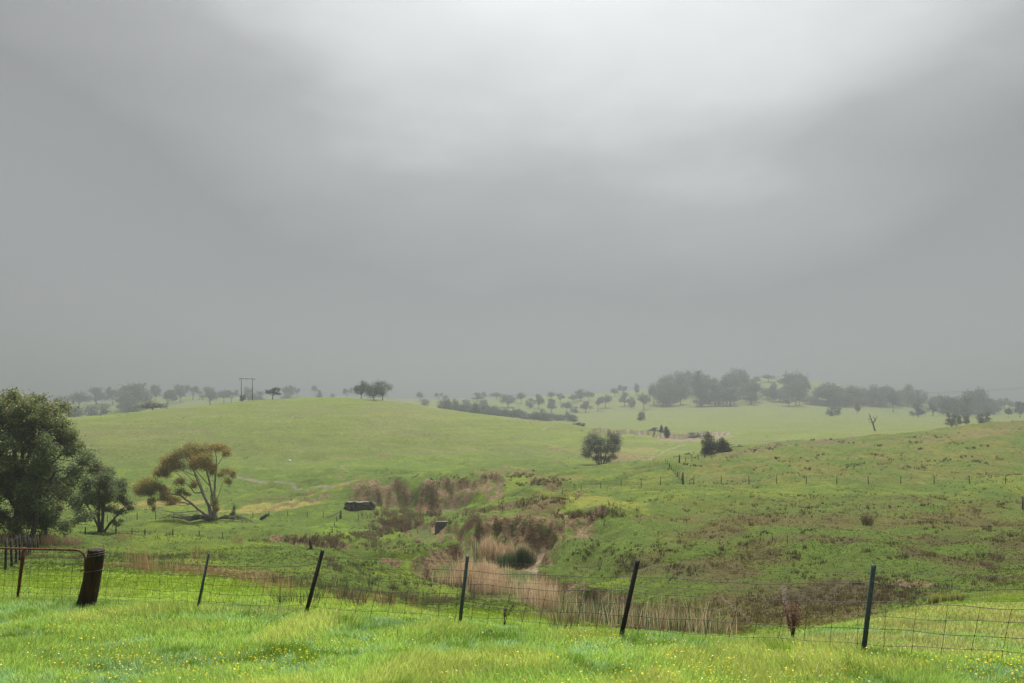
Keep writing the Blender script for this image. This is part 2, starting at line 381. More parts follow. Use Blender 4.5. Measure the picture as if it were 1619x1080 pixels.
Zn(300, 738, 60, 5, -2, (.075,.13,.02), .6, 190, 300); Zn(640, 733, 120, 8, 0, (.10,.15,.02), .5, 190, 300); Zn(450, 735, 200, 12, 0, (.115,.15,.025), .5, 190, 250)
mixc(chs_f * .7, (.10, .105, .03))
mixc(rill * rill_m * smooth(n2 + .3, 0, .5) * .6, (.075, .075, .022))
# wheel tracks and bare strips
def strip(pts, wpx, col, s=1.0, ya=0, yb=3000):
    P = np.array(pts, float); v = np.interp(UU, P[:, 0], P[:, 1])
    m = (1 - smooth(np.abs(VV - v + 1.2 * n2), wpx * .5, wpx)) * (UU > P[0, 0]) * (UU < P[-1, 0]) * (YY > ya) * (YY < yb)
    mixc(m * s, col)
strip([(365,751),(400,755),(440,761),(480,768),(520,770),(560,771)], 1.5, (.21,.17,.12), .75, 140, 260)
strip([(530,751),(545,758),(560,763),(572,767)], 1.4, (.19,.12,.085), .7, 140, 260)
strip([(560,752),(575,759),(582,766)], 1.8, (.18,.11,.075), .7, 140, 260)
strip([(535,735),(552,746)], 1.5, (.24,.17,.12), .7, 140, 260)
strip([(1018,731),(1030,723),(1055,711),(1085,702)], 1.2, (.21,.19,.11), .5, 190, 360)
strip([(1005,726),(1030,716),(1045,711)], 1.0, (.2,.18,.1), .4, 190, 360)
strip([(1140,945),(1160,960),(1190,985)], 3, (.17,.13,.10), .6, 26, 60)
gul = (np.abs(UU - np.interp(VV, [900, 950, 990, 1012], [1236, 1241, 1250, 1256]) + 5 * n2) < 3.5) * (YY > 26) * (YY < 60) * (VV > 925)
mixc(gul * .6, (.17, .13, .10))
sn = fbm(UU / 9.0, YY / 2.5, 71, 4)
mixc(smooth(soil, .1, .7) * .6, EARTH); mixc(soil * smooth(sn, .05, .4) * .7, (.145, .105, .065)); mixc(soil * smooth(-sn, .0, .35) * .75, (.078, .060, .020))
sd = fbm(XX / 1.0 + YY * .25, Z * 1.8 + YY * .12, 72, 4); se = fbm(XX / 2.6, Z * 1.1 - YY * .2, 73, 3)
mixc(soil * smooth(sd, .10, .26) * .75, (.10, .125, .02)); mixc(soil * smooth(-sd, .12, .3) * .6, (.035, .028, .014)); mixc(soil * smooth(se, .18, .32) * .55, (.19, .135, .085))
Zn(868, 847, 8, 34, 32, (.34,.235,.165), .95, 74, 92, .35); Zn(885, 828, 14, 8, 0, (.13,.07,.05), .8, 74, 92)
Zn(672, 788, 16, 7, -10, (.24,.12,.075), .9, 130, 175); Zn(700, 778, 34, 6, -25, (.30,.22,.16), .7, 130, 175); Zn(600, 788, 60, 6, -3, (.13,.085,.045), .6, 130, 175)
Zn(730, 785, 50, 8, -28, (.15,.105,.06), .8, 125, 165); Zn(840, 876, 22, 3, 0, PALE, .7, 70, 90)
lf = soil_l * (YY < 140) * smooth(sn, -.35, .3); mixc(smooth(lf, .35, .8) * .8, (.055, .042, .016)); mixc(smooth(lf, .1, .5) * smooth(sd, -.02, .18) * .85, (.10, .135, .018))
lp = soil_l * (YY > 330); mixc(smooth(lp, .15, .6) * smooth(sn, -.4, .3) * .75, (.27, .22, .18))
Zn(1130, 690, 40, 3, 0, (.24,.165,.115), .7, 330, 480); Zn(1080, 694, 60, 5, 0, (.17,.12,.08), .8, 330, 480)
C *= (1 + .16 * fbm(XX / 1.3, YY / 1.3, 61, 3) + .10 * n1)[..., None]
track = np.abs(((Z / 1.7 + 1.3 * fbm(XX / 40, YY / 40, 63, 3)) % 1.0) - .5)
trk_m = (1 - smooth(track, .03, .10)) * smooth(YY, 225, 260) * (YY < 480) * smooth(fbm(XX / 25, YY / 25, 64, 3), -.15, .3)
mixc(trk_m * .4, (.085, .08, .035))
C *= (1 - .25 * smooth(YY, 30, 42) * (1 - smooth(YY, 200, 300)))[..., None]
C = np.clip(C * 1.1, .01, .6)

def new_mat(name, rough=.9):
    m = bpy.data.materials.new(name); m.use_nodes = True
    b = m.node_tree.nodes['Principled BSDF']; b.inputs['Roughness'].default_value = rough
    b.inputs['Specular IOR Level'].default_value = .25
    return m, m.node_tree.nodes, m.node_tree.links, b

def ground_material():
    m, n, l, b = new_mat('pasture', .95)
    b.inputs['Specular IOR Level'].default_value = .1
    at = n.new('ShaderNodeAttribute'); at.attribute_name = 'Col'
    g = n.new('ShaderNodeNewGeometry')
    def noise(s, d=6, r=.6):
        t = n.new('ShaderNodeTexNoise'); t.inputs['Scale'].default_value = s; t.inputs['Detail'].default_value = d; t.inputs['Roughness'].default_value = r
        l.new(g.outputs['Position'], t.inputs['Vector']); return t
    a, c = noise(1.1, 8, .7), noise(6.0, 5, .7)
    def mr_(src, a0, a1, b0, b1):
        q = n.new('ShaderNodeMapRange'); l.new(src, q.inputs['Value'])
        for k_, v in zip(('From Min','From Max','To Min','To Max'), (a0, a1, b0, b1)): q.inputs[k_].default_value = v
        return q.outputs[0]
    f1 = mr_(a.outputs['Fac'], .35, .65, .66, 1.34); f2 = mr_(c.outputs['Fac'], .35, .65, .72, 1.28)
    mu_ = n.new('ShaderNodeMath'); mu_.operation = 'MULTIPLY'; l.new(f1, mu_.inputs[0]); l.new(f2, mu_.inputs[1])
    vm = n.new('ShaderNodeVectorMath'); vm.operation = 'SCALE'; l.new(at.outputs['Color'], vm.inputs[0]); l.new(mu_.outputs[0], vm.inputs['Scale'])
    # scattered brown dead tufts
    d = noise(.45, 9, .72)
    f3 = mr_(d.outputs['Fac'], .56, .66, 0, .55)
    mx = n.new('ShaderNodeMix'); mx.data_type = 'RGBA'; l.new(f3, mx.inputs[0]); l.new(vm.outputs[0], mx.inputs[6])
    mx.inputs[7].default_value = (.10, .085, .03, 1)
    # bare earth of the banks: strata, stones, roots and grass hanging over it
    def mix_(f, a, c):
        q = n.new('ShaderNodeMix'); q.data_type = 'RGBA'; l.new(f, q.inputs[0]); l.new(a, q.inputs[6])
        if isinstance(c, tuple): q.inputs[7].default_value = (*c, 1)
        else: l.new(c, q.inputs[7])
        return q.outputs[2]
    mpz = n.new('ShaderNodeMapping'); mpz.inputs['Scale'].default_value = (1.0, .7, 1.9); l.new(g.outputs['Position'], mpz.inputs['Vector'])
    def noise2(s, d, r, off):
        t = n.new('ShaderNodeTexNoise'); t.inputs['Scale'].default_value = s; t.inputs['Detail'].default_value = d; t.inputs['Roughness'].default_value = r
        m2 = n.new('ShaderNodeMapping'); m2.inputs['Location'].default_value = (off, off, off); l.new(mpz.outputs[0], m2.inputs['Vector']); l.new(m2.outputs[0], t.inputs['Vector']); return t.outputs['Fac']
    e1, e2, e3, e4 = noise2(.8, 8, .65, 3), noise2(1.3, 8, .7, 31), noise2(.55, 7, .65, 57), noise2(3.2, 5, .6, 77)
    rgb = n.new('ShaderNodeRGB'); rgb.outputs[0].default_value = (.165, .112, .055, 1)
    ec = mix_(mr_(e1, .50, .62, 0, .85), rgb.outputs[0], (.075, .054, .022))
    ec = mix_(mr_(e2, .56, .66, 0, .75), ec, (.26, .175, .105))
    ec = mix_(mr_(e3, .52, .60, 0, .9), ec, (.085, .110, .020))
    ev = n.new('ShaderNodeVectorMath'); ev.operation = 'SCALE'; l.new(ec, ev.inputs[0]); l.new(mr_(e4, .35, .65, .6, 1.4), ev.inputs['Scale'])
    sa = n.new('ShaderNodeMath'); sa.operation = 'ADD'; l.new(at.outputs['Alpha'], sa.inputs[0]); l.new(mr_(e2, .3, .7, -.28, .28), sa.inputs[1])
    fin = mix_(mr_(sa.outputs[0], .30, .50, 0, 1), mx.outputs[2], ev.outputs[0])
    l.new(fin, b.inputs['Base Color'])
    bp = n.new('ShaderNodeBump'); bp.inputs['Strength'].default_value = .9; bp.inputs['Distance'].default_value = .25
    l.new(mu_.outputs[0], bp.inputs['Height']); l.new(bp.outputs[0], b.inputs['Normal'])
    return m
def attr_mat(name, rough=.7, transl=.35, emis=0):
    m, n, l, b = new_mat(name, rough)
    at = n.new('ShaderNodeAttribute'); at.attribute_name = 'Col'
    l.new(at.outputs['Color'], b.inputs['Base Color'])
    if transl:
        t_ = n.new('ShaderNodeBsdfTranslucent'); l.new(at.outputs['Color'], t_.inputs['Color'])
        mx = n.new('ShaderNodeMixShader'); mx.inputs[0].default_value = transl
        o = n['Material Output']; l.new(b.outputs[0], mx.inputs[1]); l.new(t_.outputs[0], mx.inputs[2]); l.new(mx.outputs[0], o.inputs['Surface'])
    return m
def noisy_mat(name, c1, c2, scale=8, stretch=(1, 1, 1), rough=.85, bump=.4, metallic=0, c3=None):
    m, n, l, b = new_mat(name, rough)
    t_ = n.new('ShaderNodeTexCoord'); mp_ = n.new('ShaderNodeMapping'); mp_.inputs['Scale'].default_value = stretch
    l.new(t_.outputs['Object'], mp_.inputs['Vector'])
    nz_ = n.new('ShaderNodeTexNoise'); nz_.inputs['Scale'].default_value = scale; nz_.inputs['Detail'].default_value = 6
    l.new(mp_.outputs[0], nz_.inputs['Vector'])
    r_ = n.new('ShaderNodeValToRGB'); l.new(nz_.outputs['Fac'], r_.inputs[0])
    r_.color_ramp.elements[0].position = .35; r_.color_ramp.elements[1].position = .65
    r_.color_ramp.elements[0].color = (*c1, 1); r_.color_ramp.elements[1].color = (*c2, 1)
    if c3:
        e_ = r_.color_ramp.elements.new(.8); e_.color = (*c3, 1)
    l.new(r_.outputs[0], b.inputs['Base Color'])
    bp = n.new('ShaderNodeBump'); bp.inputs['Strength'].default_value = bump; bp.inputs['Distance'].default_value = .03
    l.new(nz_.outputs['Fac'], bp.inputs['Height']); l.new(bp.outputs[0], b.inputs['Normal'])
    b.inputs['Metallic'].default_value = metallic
    return m

idx = np.arange(NR * NU).reshape(NR, NU)
q = np.stack([idx[:-1, :-1], idx[:-1, 1:], idx[1:, 1:], idx[1:, :-1]], -1).reshape(-1, 4)
V = np.stack([XX, YY, Z], -1).reshape(-1, 3)
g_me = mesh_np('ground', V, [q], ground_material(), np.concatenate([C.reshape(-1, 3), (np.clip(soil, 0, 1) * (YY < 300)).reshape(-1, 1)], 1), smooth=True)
ground = link('ground', g_me)
tag(ground, 'rolling green pasture with an eroded creek gully running through it', 'ground', kind='structure')

# ------------------------------------------------------------------ haze
def haze():
    m = bpy.data.materials.new('haze'); m.use_nodes = True
    n, l = m.node_tree.nodes, m.node_tree.links; n.clear()
    o = n.new('ShaderNodeOutputMaterial'); v = n.new('ShaderNodeVolumePrincipled')
    v.inputs['Color'].default_value = (.295, .308, .314, 1); v.inputs['Density'].default_value = HAZE_DENSITY
    v.inputs['Anisotropy'].default_value = .6
    l.new(v.outputs[0], o.inputs['Volume'])
    x0, x1, y0, y1, z0, z1 = -4800, 4800, -60, 2640, float(Z.min()) - 1.0, 104.0
    Vb = np.array([(x, y_, z_) for z_ in (z0, z1) for y_ in (y0, y1) for x in (x0, x1)], float)
    fb = np.array([[0,2,3,1],[4,5,7,6],[0,1,5,4],[2,6,7,3],[0,4,6,2],[1,3,7,5]])
    me = mesh_np('haze', Vb, [fb], m)
    o_ = link('haze', me); tag(o_, 'pale grey rain mist hanging over the whole valley', 'haze', kind='stuff')
haze()

# ------------------------------------------------------------------ materials for the objects
M_GRASS = attr_mat('grass_blades', .75, .45)
M_LEAF = attr_mat('gum_leaves', .55, .4)
M_STRAW = attr_mat('dry_stalks', .85, .3)
M_BARK = noisy_mat('bark', (.045, .037, .03), (.13, .11, .09), 5, (1, 1, .3), .95, .5)
M_PALEBARK = noisy_mat('pale_bark', (.13, .11, .09), (.30, .26, .22), 4, (1, 1, .3), .9, .4)
M_DEADWOOD = noisy_mat('dead_wood', (.035, .03, .027), (.12, .105, .09), 9, (1, 1, 1), .95, .5)
M_OLDPOST = noisy_mat('old_hardwood', (.008, .005, .004), (.045, .022, .012), 9, (1, 1, .12), .95, 1.0, 0, (.20, .15, .11))
M_FARPOST = noisy_mat('weathered_post', (.02, .017, .014), (.07, .06, .05), 12, (1, 1, .2), .95, .5)
M_DARKPOST = noisy_mat('dark_post', (.012, .01, .008), (.035, .03, .025), 12, (1, 1, .2), .95, .5)
M_BLACK = noisy_mat('bitumen_coated_steel', (.006, .006, .006), (.018, .015, .012), 30, (1, 1, 1), .7, .2)
M_GREENST = noisy_mat('dull_green_steel', (.022, .04, .036), (.05, .075, .07), 40, (1, 1, .4), .6, .2)
M_RUST = noisy_mat('rusty_steel', (.035, .012, .008), (.12, .04, .022), 25, (1, 1, .5), .85, .4)
M_WIRE = noisy_mat('weathered_wire', (.02, .017, .013), (.055, .04, .03), 15, (1, 1, 1), .6, .1)
M_STONE = noisy_mat('dark_weathered_stone', (.03, .028, .022), (.19, .175, .14), 3.2, (1, 1, 1.6), .95, 1.0)
M_CONC = noisy_mat('grey_concrete', (.07, .07, .066), (.17, .165, .155), 1.4, (1, 1, 1), .9, .5)

def polar_points(n, y0, y1, u0=-60, u1=1680, power=1.0):
    """points on the ground, thinning out with distance like the area seen"""
    s = rng.random(n)
    if power == 1.0: y = 1 / (1 / y0 + (1 / y1 - 1 / y0) * s)
    else: y = y0 * (y1 / y0) ** s
    u = u0 + (u1 - u0) * rng.random(n)
    x = (u - CX) / F * W(y)
    return x, y

def blades(x, y, z, h, w, lean, col, spread=0.0, tipcol=1.35, basecol=.55, az=None):
    """curved tapering blades, one quad and one triangle each"""
    n = len(x)
    a = rng.random(n) * 2 * np.pi if az is None else az
    f = rng.random(n) * np.pi
    cx, cy_ = np.cos(f) * w * .5, np.sin(f) * w * .5
    lx, ly = np.cos(a) * lean * h, np.sin(a) * lean * h
    P = np.zeros((n, 5, 3))
    P[:, 0] = np.stack([x - cx, y - cy_, z - .02], -1); P[:, 1] = np.stack([x + cx, y + cy_, z - .02], -1)
    mx, my, mz = x + lx * .35, y + ly * .35, z + h * .55
    P[:, 2] = np.stack([mx + cx * .8, my + cy_ * .8, mz], -1); P[:, 3] = np.stack([mx - cx * .8, my - cy_ * .8, mz], -1)
    P[:, 4] = np.stack([x + lx, y + ly, z + h * np.sqrt(np.clip(1 - lean ** 2 * .6, .2, 1))], -1)
    b = np.arange(n)[:, None] * 5
    q = b + np.array([[0, 1, 2, 3]]); t = b + np.array([[3, 2, 4]])
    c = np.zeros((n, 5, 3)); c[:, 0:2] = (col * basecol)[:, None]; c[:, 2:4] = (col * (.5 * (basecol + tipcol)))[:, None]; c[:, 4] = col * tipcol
    return P.reshape(-1, 3), q, t, c.reshape(-1, 3)
def blades_obj(name, parts, mat):
    Vs, Qs, Ts, Cs = [], [], [], []; off = 0
    for P, q, t, c in parts:
        Vs.append(P); Qs.append(q + off); Ts.append(t + off); Cs.append(c); off += len(P)
    return link(name, mesh_np(name, np.concatenate(Vs), [np.concatenate(Qs), np.concatenate(Ts)], mat, np.clip(np.concatenate(Cs), .004, .85)))

# ---- foreground meadow
x, y = polar_points(330000, 7.2, 27, -60, 1680)
Yf = np.interp(x / W(y) * F + CX, U, np.exp(np.interp(U, U, np.log(RINGS[0][0]))))
beyond = y > Yf + .3
p1 = fbm(x / 1.1, y / 1.5, 81, 3); p2 = fbm(x / .35, y / .5, 82, 2); p3 = fbm(x / 3.2, y / 3.2, 83, 2)
keep = ~(beyond & (rng.random(len(x)) < .25))
base = np.array([.29, .41, .065])[None] * np.ones((len(x), 1))
def lerp(a, b, t): return a * (1 - t[:, None]) + np.array(b)[None] * t[:, None]
base = lerp(base, (.38, .43, .08), smooth(p1 + .5 * p3, .0, .45))
base = lerp(base, (.28, .43, .16), smooth(-p1 + .6 * p2, .05, .5))
base = lerp(base, (.15, .25, .02), smooth(p2 - .4 * p1, .25, .55))
cg = lut(C, x, y) * 1.15
far_mix = smooth(y, 15, 24)
base = base * (1 - far_mix[:, None] * .75) + cg * far_mix[:, None] * .75
ub = x / W(y) * F + CX
dry = beyond * smooth(ub, 1080, 1300) * smooth(p1 + .6 * p3 + .25, -.2, .4)
base = lerp(base, (.36, .35, .10), dry * .75)
straw = rng.random(len(x)) < .05 + .12 * dry
base[straw] = (.42, .36, .15)
base *= np.array([.96, 1.0, 1.12])[None]
base *= (.72 + .56 * rng.random(len(x)))[:, None]
h = (.085 + .11 * rng.random(len(x)) ** 1.3) * (1 + .75 * p1 + .3 * p3) * np.where(beyond, .62, 1.0)
h = np.clip(h, .04, .42)
tread = np.exp(-((y - (Yf + 1.6)) / .8) ** 2) * (x < 1.5)
h *= 1 - .6 * tread
lean = .15 + .5 * rng.random(len(x)) ** 1.2
az = np.where(rng.random(len(x)) < .6, fbm(x / 2.0, y / 2.0, 85, 2) * 6 + rng.normal(0, .7, len(x)), rng.random(len(x)) * 6.28)
w = (.0045 + .004 * rng.random(len(x))) * (1 + y / 22)
k = keep
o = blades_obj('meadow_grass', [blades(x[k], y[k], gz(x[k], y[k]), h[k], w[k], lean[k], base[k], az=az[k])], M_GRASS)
tag(o, 'long bright lime green grass in the foreground meadow along the wire fence', 'grass', kind='stuff')

# ---- yellow wildflowers scattered through it
n = 15000
x, y = polar_points(n, 7.4, 15.5)
Yf = np.interp(x / W(y) * F + CX, U, np.array(RINGS[0][0], float))
d = fbm(x / 1.3, y / 1.3, 91, 3) + .35 * smooth(x, -5, 4)
k = (rng.random(n) < smooth(d, -.05, .6) * .65) & (y < Yf + .4)
x, y = x[k], y[k]; n = len(x); z = gz(x, y) + .11 + .16 * rng.random(n)
rad = .005 + .007 * rng.random(n) ** 1.5
ang = np.arange(6) * np.pi / 3
ti = rng.random(n) * .9 + .2; ta = rng.random(n) * 6.28
e1 = np.stack([np.cos(ta), np.sin(ta), np.zeros(n)], -1)
e2 = np.stack([-np.sin(ta) * np.cos(ti), np.cos(ta) * np.cos(ti), np.sin(ti)], -1)
ctr = np.stack([x, y, z], -1)
P = ctr[:, None] + rad[:, None, None] * (np.cos(ang)[None, :, None] * e1[:, None] + np.sin(ang)[None, :, None] * e2[:, None])
cc = np.repeat(np.array([.72, .55, .02])[None] * (.7 + .5 * rng.random((n, 1))), 6, 0)
wh = rng.random(n) < .06; cc[np.repeat(wh, 6)] = (.7, .66, .35)
fq = (np.arange(n)[:, None] * 6 + np.arange(6)[None])
o = link('wildflowers', mesh_np('wildflowers', P.reshape(-1, 3), [fq], M_GRASS, cc)); tag(o, 'tiny yellow wildflowers dotted through the foreground grass', 'flowers', kind='stuff')

# ---- short pasture tufts beyond the fence, every tuft a few broad blades
parts = []
def scatter_tufts(n, y0, y1, hs, wfac, nb, cscale=1.0, u0=-60, u1=1680, dens=None, col=None, leanr=(.2, .9), rad=.5, power=1.0, cvar=.5):
    x, y = polar_points(n, y0, y1, u0, u1, power)
    if dens is not None:
        k = rng.random(len(x)) < dens(x, y, x / W(y) * F + CX); x, y = x[k], y[k]
    k = rng.random(len(x)) > lut(soil, x, y) * 1.6; x, y = x[k], y[k]
    n = len(x)
    c = lut(C, x, y) * cscale if col is None else np.array(col)[None] * np.ones((n, 1))
    c = c * (1 - cvar / 2 + cvar * rng.random(n))[:, None]
    hh = hs[0] + (hs[1] - hs[0]) * rng.random(n) ** 1.6
    X = np.repeat(x, nb); Yv = np.repeat(y, nb); H = np.repeat(hh, nb) * (.6 + .6 * rng.random(n * nb))
    a = rng.random(n * nb) * 6.28; r = rng.random(n * nb) ** .5 * np.repeat(hh, nb) * rad
    X = X + np.cos(a) * r; Yv = Yv + np.sin(a) * r
    ln = leanr[0] + (leanr[1] - leanr[0]) * rng.random(n * nb)
    Wd = np.maximum(H * wfac, Yv * .0004)
    cb = np.repeat(c, nb, 0) * (.8 + .4 * rng.random(n * nb))[:, None]
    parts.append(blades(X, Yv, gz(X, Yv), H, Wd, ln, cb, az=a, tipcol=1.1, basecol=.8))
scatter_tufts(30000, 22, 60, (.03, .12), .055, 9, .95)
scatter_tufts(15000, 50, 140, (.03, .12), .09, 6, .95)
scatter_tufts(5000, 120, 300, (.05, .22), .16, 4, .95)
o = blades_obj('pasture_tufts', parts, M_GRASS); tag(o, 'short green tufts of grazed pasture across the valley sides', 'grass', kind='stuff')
# brown tussocks
parts = []
dR = lambda x, y, u: smooth(u, 980, 1120) * smooth(fbm(x / 3.5, y / 5, 52, 4) + .5 * fbm(x / 14, y / 14, 51, 4), -.25, .3)
scatter_tufts(5200, 27, 62, (.12, .38), .05, 12, dens=dR, col=(.12, .09, .03), rad=.7)
scatter_tufts(4000, 27, 62, (.12, .34), .05, 12, dens=dR, col=(.11, .12, .03), rad=.7)
scatter_tufts(3800, 60, 108, (.15, .5), .06, 10, dens=dR, col=(.11, .085, .028), rad=.7)
dR2 = lambda x, y, u: smooth(u, 1040, 1120) * smooth(fbm(x / 9, y / 9, 57, 3), 0, .3)
scatter_tufts(2400, 120, 240, (.2, .6), .08, 8, dens=dR2, col=(.085, .07, .03), rad=.8)
dL = lambda x, y, u: (u < 960) * smooth(fbm(x / 5, y / 7, 58, 3), .02, .35)
scatter_tufts(2600, 36, 72, (.15, .42), .05, 12, dens=dL, col=(.085, .10, .035), rad=.7)
scatter_tufts(1800, 36, 72, (.12, .35), .05, 10, dens=dL, col=(.13, .10, .05), rad=.7)
scatter_tufts(3000, 72, 200, (.15, .5), .07, 9, dens=lambda x, y, u: smooth(fbm(x / 6, y / 9, 59, 3), .05, .35), col=(.075, .085, .025), rad=.8)
scatter_tufts(2500, 230, 380, (.15, .5), .12, 6, dens=lambda x, y, u: smooth(fbm(x / 12, y / 16, 60, 3), .0, .35), col=(.09, .095, .035), rad=.9)
def patch(cx, cy, rx, ry, n, hs, col, y0, y1, nb=12, lean=(.15, .7), w=.05, cvar=.6):
    """tussocks in one patch of ground, the patch given by where it is seen"""
    x, y = [], []
    for _ in range(n):
        p = hit(cx + random.gauss(0, .62) * rx, cy + random.gauss(0, .62) * ry, y0, y1)
        if random.random() > .25 + 1.5 * float(fbm(np.array([p[0] / 2.2]), np.array([p[1] / 3.5]), 77, 3)[0]) + .35: continue
        if p[1] < y1 - 1: x.append(p[0]); y.append(p[1])
    x = np.array(x); y = np.array(y); n = len(x)
    if n == 0: return
    c = np.array(col)[None] * (1 - cvar / 2 + cvar * rng.random((n, 1)))
    hh = hs[0] + (hs[1] - hs[0]) * rng.random(n)
    a = rng.random(n * nb) * 6.28; r = rng.random(n * nb) ** .5 * np.repeat(hh, nb) * .5
    X = np.repeat(x, nb) + np.cos(a) * r; Yv = np.repeat(y, nb) + np.sin(a) * r
    H = np.repeat(hh, nb) * (.6 + .6 * rng.random(n * nb))
    ln = lean[0] + (lean[1] - lean[0]) * rng.random(n * nb)
    parts.append(blades(X, Yv, gz(X, Yv), H, np.maximum(H * w, Yv * .0005), ln, np.repeat(c, nb, 0) * (.75 + .5 * rng.random((n * nb, 1))), az=a, tipcol=1.3, basecol=.6))
# rushes on the creek flat and brown scrubby patches
patch(635, 815, 42, 6, 230, (.5, .95), (.17, .135, .06), 90, 170); patch(660, 825, 45, 5, 260, (.5, .9), (.18, .14, .065), 90, 170)
patch(612, 836, 20, 8, 220, (.4, .9), (.13, .10, .05), 80, 150); patch(636, 836, 9, 4, 90, (.5, .9), (.12, .08, .04), 80, 150); patch(652, 816, 10, 3, 60, (.5, 1), (.10,.11,.04), 80, 150)
patch(680, 815, 14, 3, 90, (.5, .9), (.13, .085, .045), 90, 170); patch(575, 848, 30, 5, 200, (.3, .6), (.15, .12, .06), 80, 150)
patch(480, 853, 70, 2.5, 180, (.25, .55), (.14, .125, .05), 60, 150); patch(540, 862, 40, 5, 160, (.3, .6), (.16, .12, .07), 55, 120)
patch(640, 865, 70, 6, 60, (.2, .45), (.12, .10, .045), 55, 95)
patch(850, 798, 40, 9, 60, (.3, .6), (.13, .09, .035), 80, 135); patch(870, 792, 30, 4, 120, (.3, .6), (.12, .09, .04), 80, 135)
patch(930, 815, 60, 5, 110, (.3, .6), (.11, .085, .03), 75, 120); patch(960, 812, 14, 6, 60, (.4, .8), (.10, .06, .035), 75, 120)
patch(700, 755, 70, 5, 50, (.2, .5), (.13, .10, .035), 120, 185); patch(690, 762, 30, 3, 16, (.2, .5), (.09, .07, .035), 120, 185)
patch(850, 762, 40, 5, 150, (.3, .6), (.12, .085, .035), 95, 170); patch(820, 752, 40, 4, 90, (.3, .6), (.13, .10, .04), 95, 170)
patch(790, 845, 50, 22, 50, (.2, .5), (.11, .085, .03), 74, 95); patch(950, 880, 70, 25, 170, (.15, .4), (.10, .085, .035), 45, 78)
patch(1000, 900, 80, 14, 90, (.15, .4), (.085, .06, .03), 36, 78); patch(1180, 960, 120, 18, 260, (.15, .35), (.09, .07, .03), 27, 55)
patch(1380, 945, 80, 14, 150, (.12, .28), (.095, .072, .03), 26, 60); patch(1440, 930, 60, 10, 90, (.15, .3), (.08, .055, .03), 26, 60)
patch(1570, 890, 20, 10, 40, (.3, .5), (.14, .09, .06), 30, 70); patch(1372, 827, 5, 4, 30, (.5, .8), (.09, .07, .03), 55, 120)
patch(900, 982, 14, 8, 40, (.25, .5), (.17, .14, .07), 14, 45, 14); patch(840, 978, 30, 5, 50, (.2, .4), (.26, .20, .11), 14, 45, 14)
patch(200, 862, 8, 3, 12, (.1, .3), (.1, .1, .05), 40, 90)
for _ in range(80):
    patch(random.uniform(1020, 1610), random.uniform(780, 925), random.uniform(6, 22), random.uniform(1.5, 4), 9, (.12, .34), random.choice([(.085, .06, .03), (.10, .09, .035), (.07, .06, .03)]), 27, 110)
for _ in range(50):
    patch(random.uniform(1060, 1610), random.uniform(690, 745), random.uniform(4, 12), random.uniform(1, 2), 6, (.3, .6), (.075, .06, .028), 118, 240, 8)
for _ in range(60):
    patch(random.uniform(430, 740), random.uniform(885, 960), random.uniform(5, 14), random.uniform(1.5, 4), 9, (.2, .45), random.choice([(.10, .12, .05), (.075, .095, .03), (.13, .10, .06)]), 18, 60)
o = blades_obj('tussocks', parts, M_STRAW); tag(o, 'brown and olive tussocks and rushes roughening the banks and right hand slope', 'tussocks', kind='stuff')

# ---- tall dry grasses and reeds
parts = []
def reeds(poly, n, hs, cols, y0, y1, lean=(.03, .3), w=.012, ang=None):
    """stalks over an area; poly = (picture x, top y, bottom y) of where their feet stand"""
    A = np.array(poly, float); xs, ys = [], []
    for _ in range(n):
        px = random.uniform(A[0, 0], A[-1, 0]); e_ = min(px - A[0, 0], A[-1, 0] - px) / (.22 * (A[-1, 0] - A[0, 0]))
        if random.random() > e_ + .12: continue
        a = np.interp(px, A[:, 0], A[:, 1]); b = np.interp(px, A[:, 0], A[:, 2])
        p = hit(px + random.gauss(0, 7), random.uniform(a, b) + random.gauss(0, 2), y0, y1)
        if random.random() > .75 + 1.2 * float(fbm(np.array([p[0] / 1.4]), np.array([p[1] / 2.0]), 78, 3)[0]): continue
        if p[1] < y1 - .5: xs.append(p[0]); ys.append(p[1])
    x = np.array(xs); y = np.array(ys); n = len(x)
    if n == 0: return
    ci = rng.integers(0, len(cols), n); c = np.array(cols)[ci] * (.7 + .6 * rng.random((n, 1)))
    h = (hs[0] + (hs[1] - hs[0]) * rng.random(n)) * np.clip(.9 + .75 * fbm(x / 1.2, y / 1.8, 95, 3), .35, 1.5)
    ln = lean[0] + (lean[1] - lean[0]) * rng.random(n) ** 2
    parts.append(blades(x, y, gz(x, y), h, np.full(n, w) * (.7 + .6 * rng.random(n)) + y * .0002, ln, c, tipcol=1.25, basecol=.8))
TAN = [(.56, .40, .25), (.46, .32, .19), (.64, .50, .34), (.34, .24, .13)]; GRN = [(.07, .13, .05), (.09, .15, .05), (.05, .10, .04)]
reeds([(757, 866, 884), (800, 872, 890), (842, 884, 888)], 2600, (1.2, 2.0), TAN, 60, 112)
reeds([(722, 905, 928), (760, 905, 938), (800, 912, 942)], 4000, (1.1, 2.1), TAN, 44, 88, w=.016)
reeds([(790, 885, 898), (840, 880, 890)], 1800, (1.0, 1.7), GRN, 52, 104)
reeds([(690, 918, 926), (730, 925, 932)], 250, (.9, 1.5), TAN, 44, 80)
reeds([(800, 925, 943), (840, 935, 950), (870, 945, 960)], 1500, (.9, 1.6), TAN, 38, 80)
reeds([(830, 935, 955), (880, 950, 972)], 1700, (.9, 1.6), TAN, 36, 70, w=.014)
reeds([(870, 960, 978), (930, 975, 985), (1000, 990, 1000), (1100, 998, 1006), (1165, 1000, 1008)], 1500, (.7, 1.5), TAN, 27, 44, (.03, .5), .010)
reeds([(880, 955, 978), (940, 970, 985), (1020, 985, 1000), (1100, 992, 1004), (1140, 998, 1006)], 3600, (.5, 1.2), GRN + [(.12, .17, .05)], 27, 46, (.05, .4), .012)
PINK = [(.34, .20, .10), (.42, .29, .16), (.27, .16, .08)]
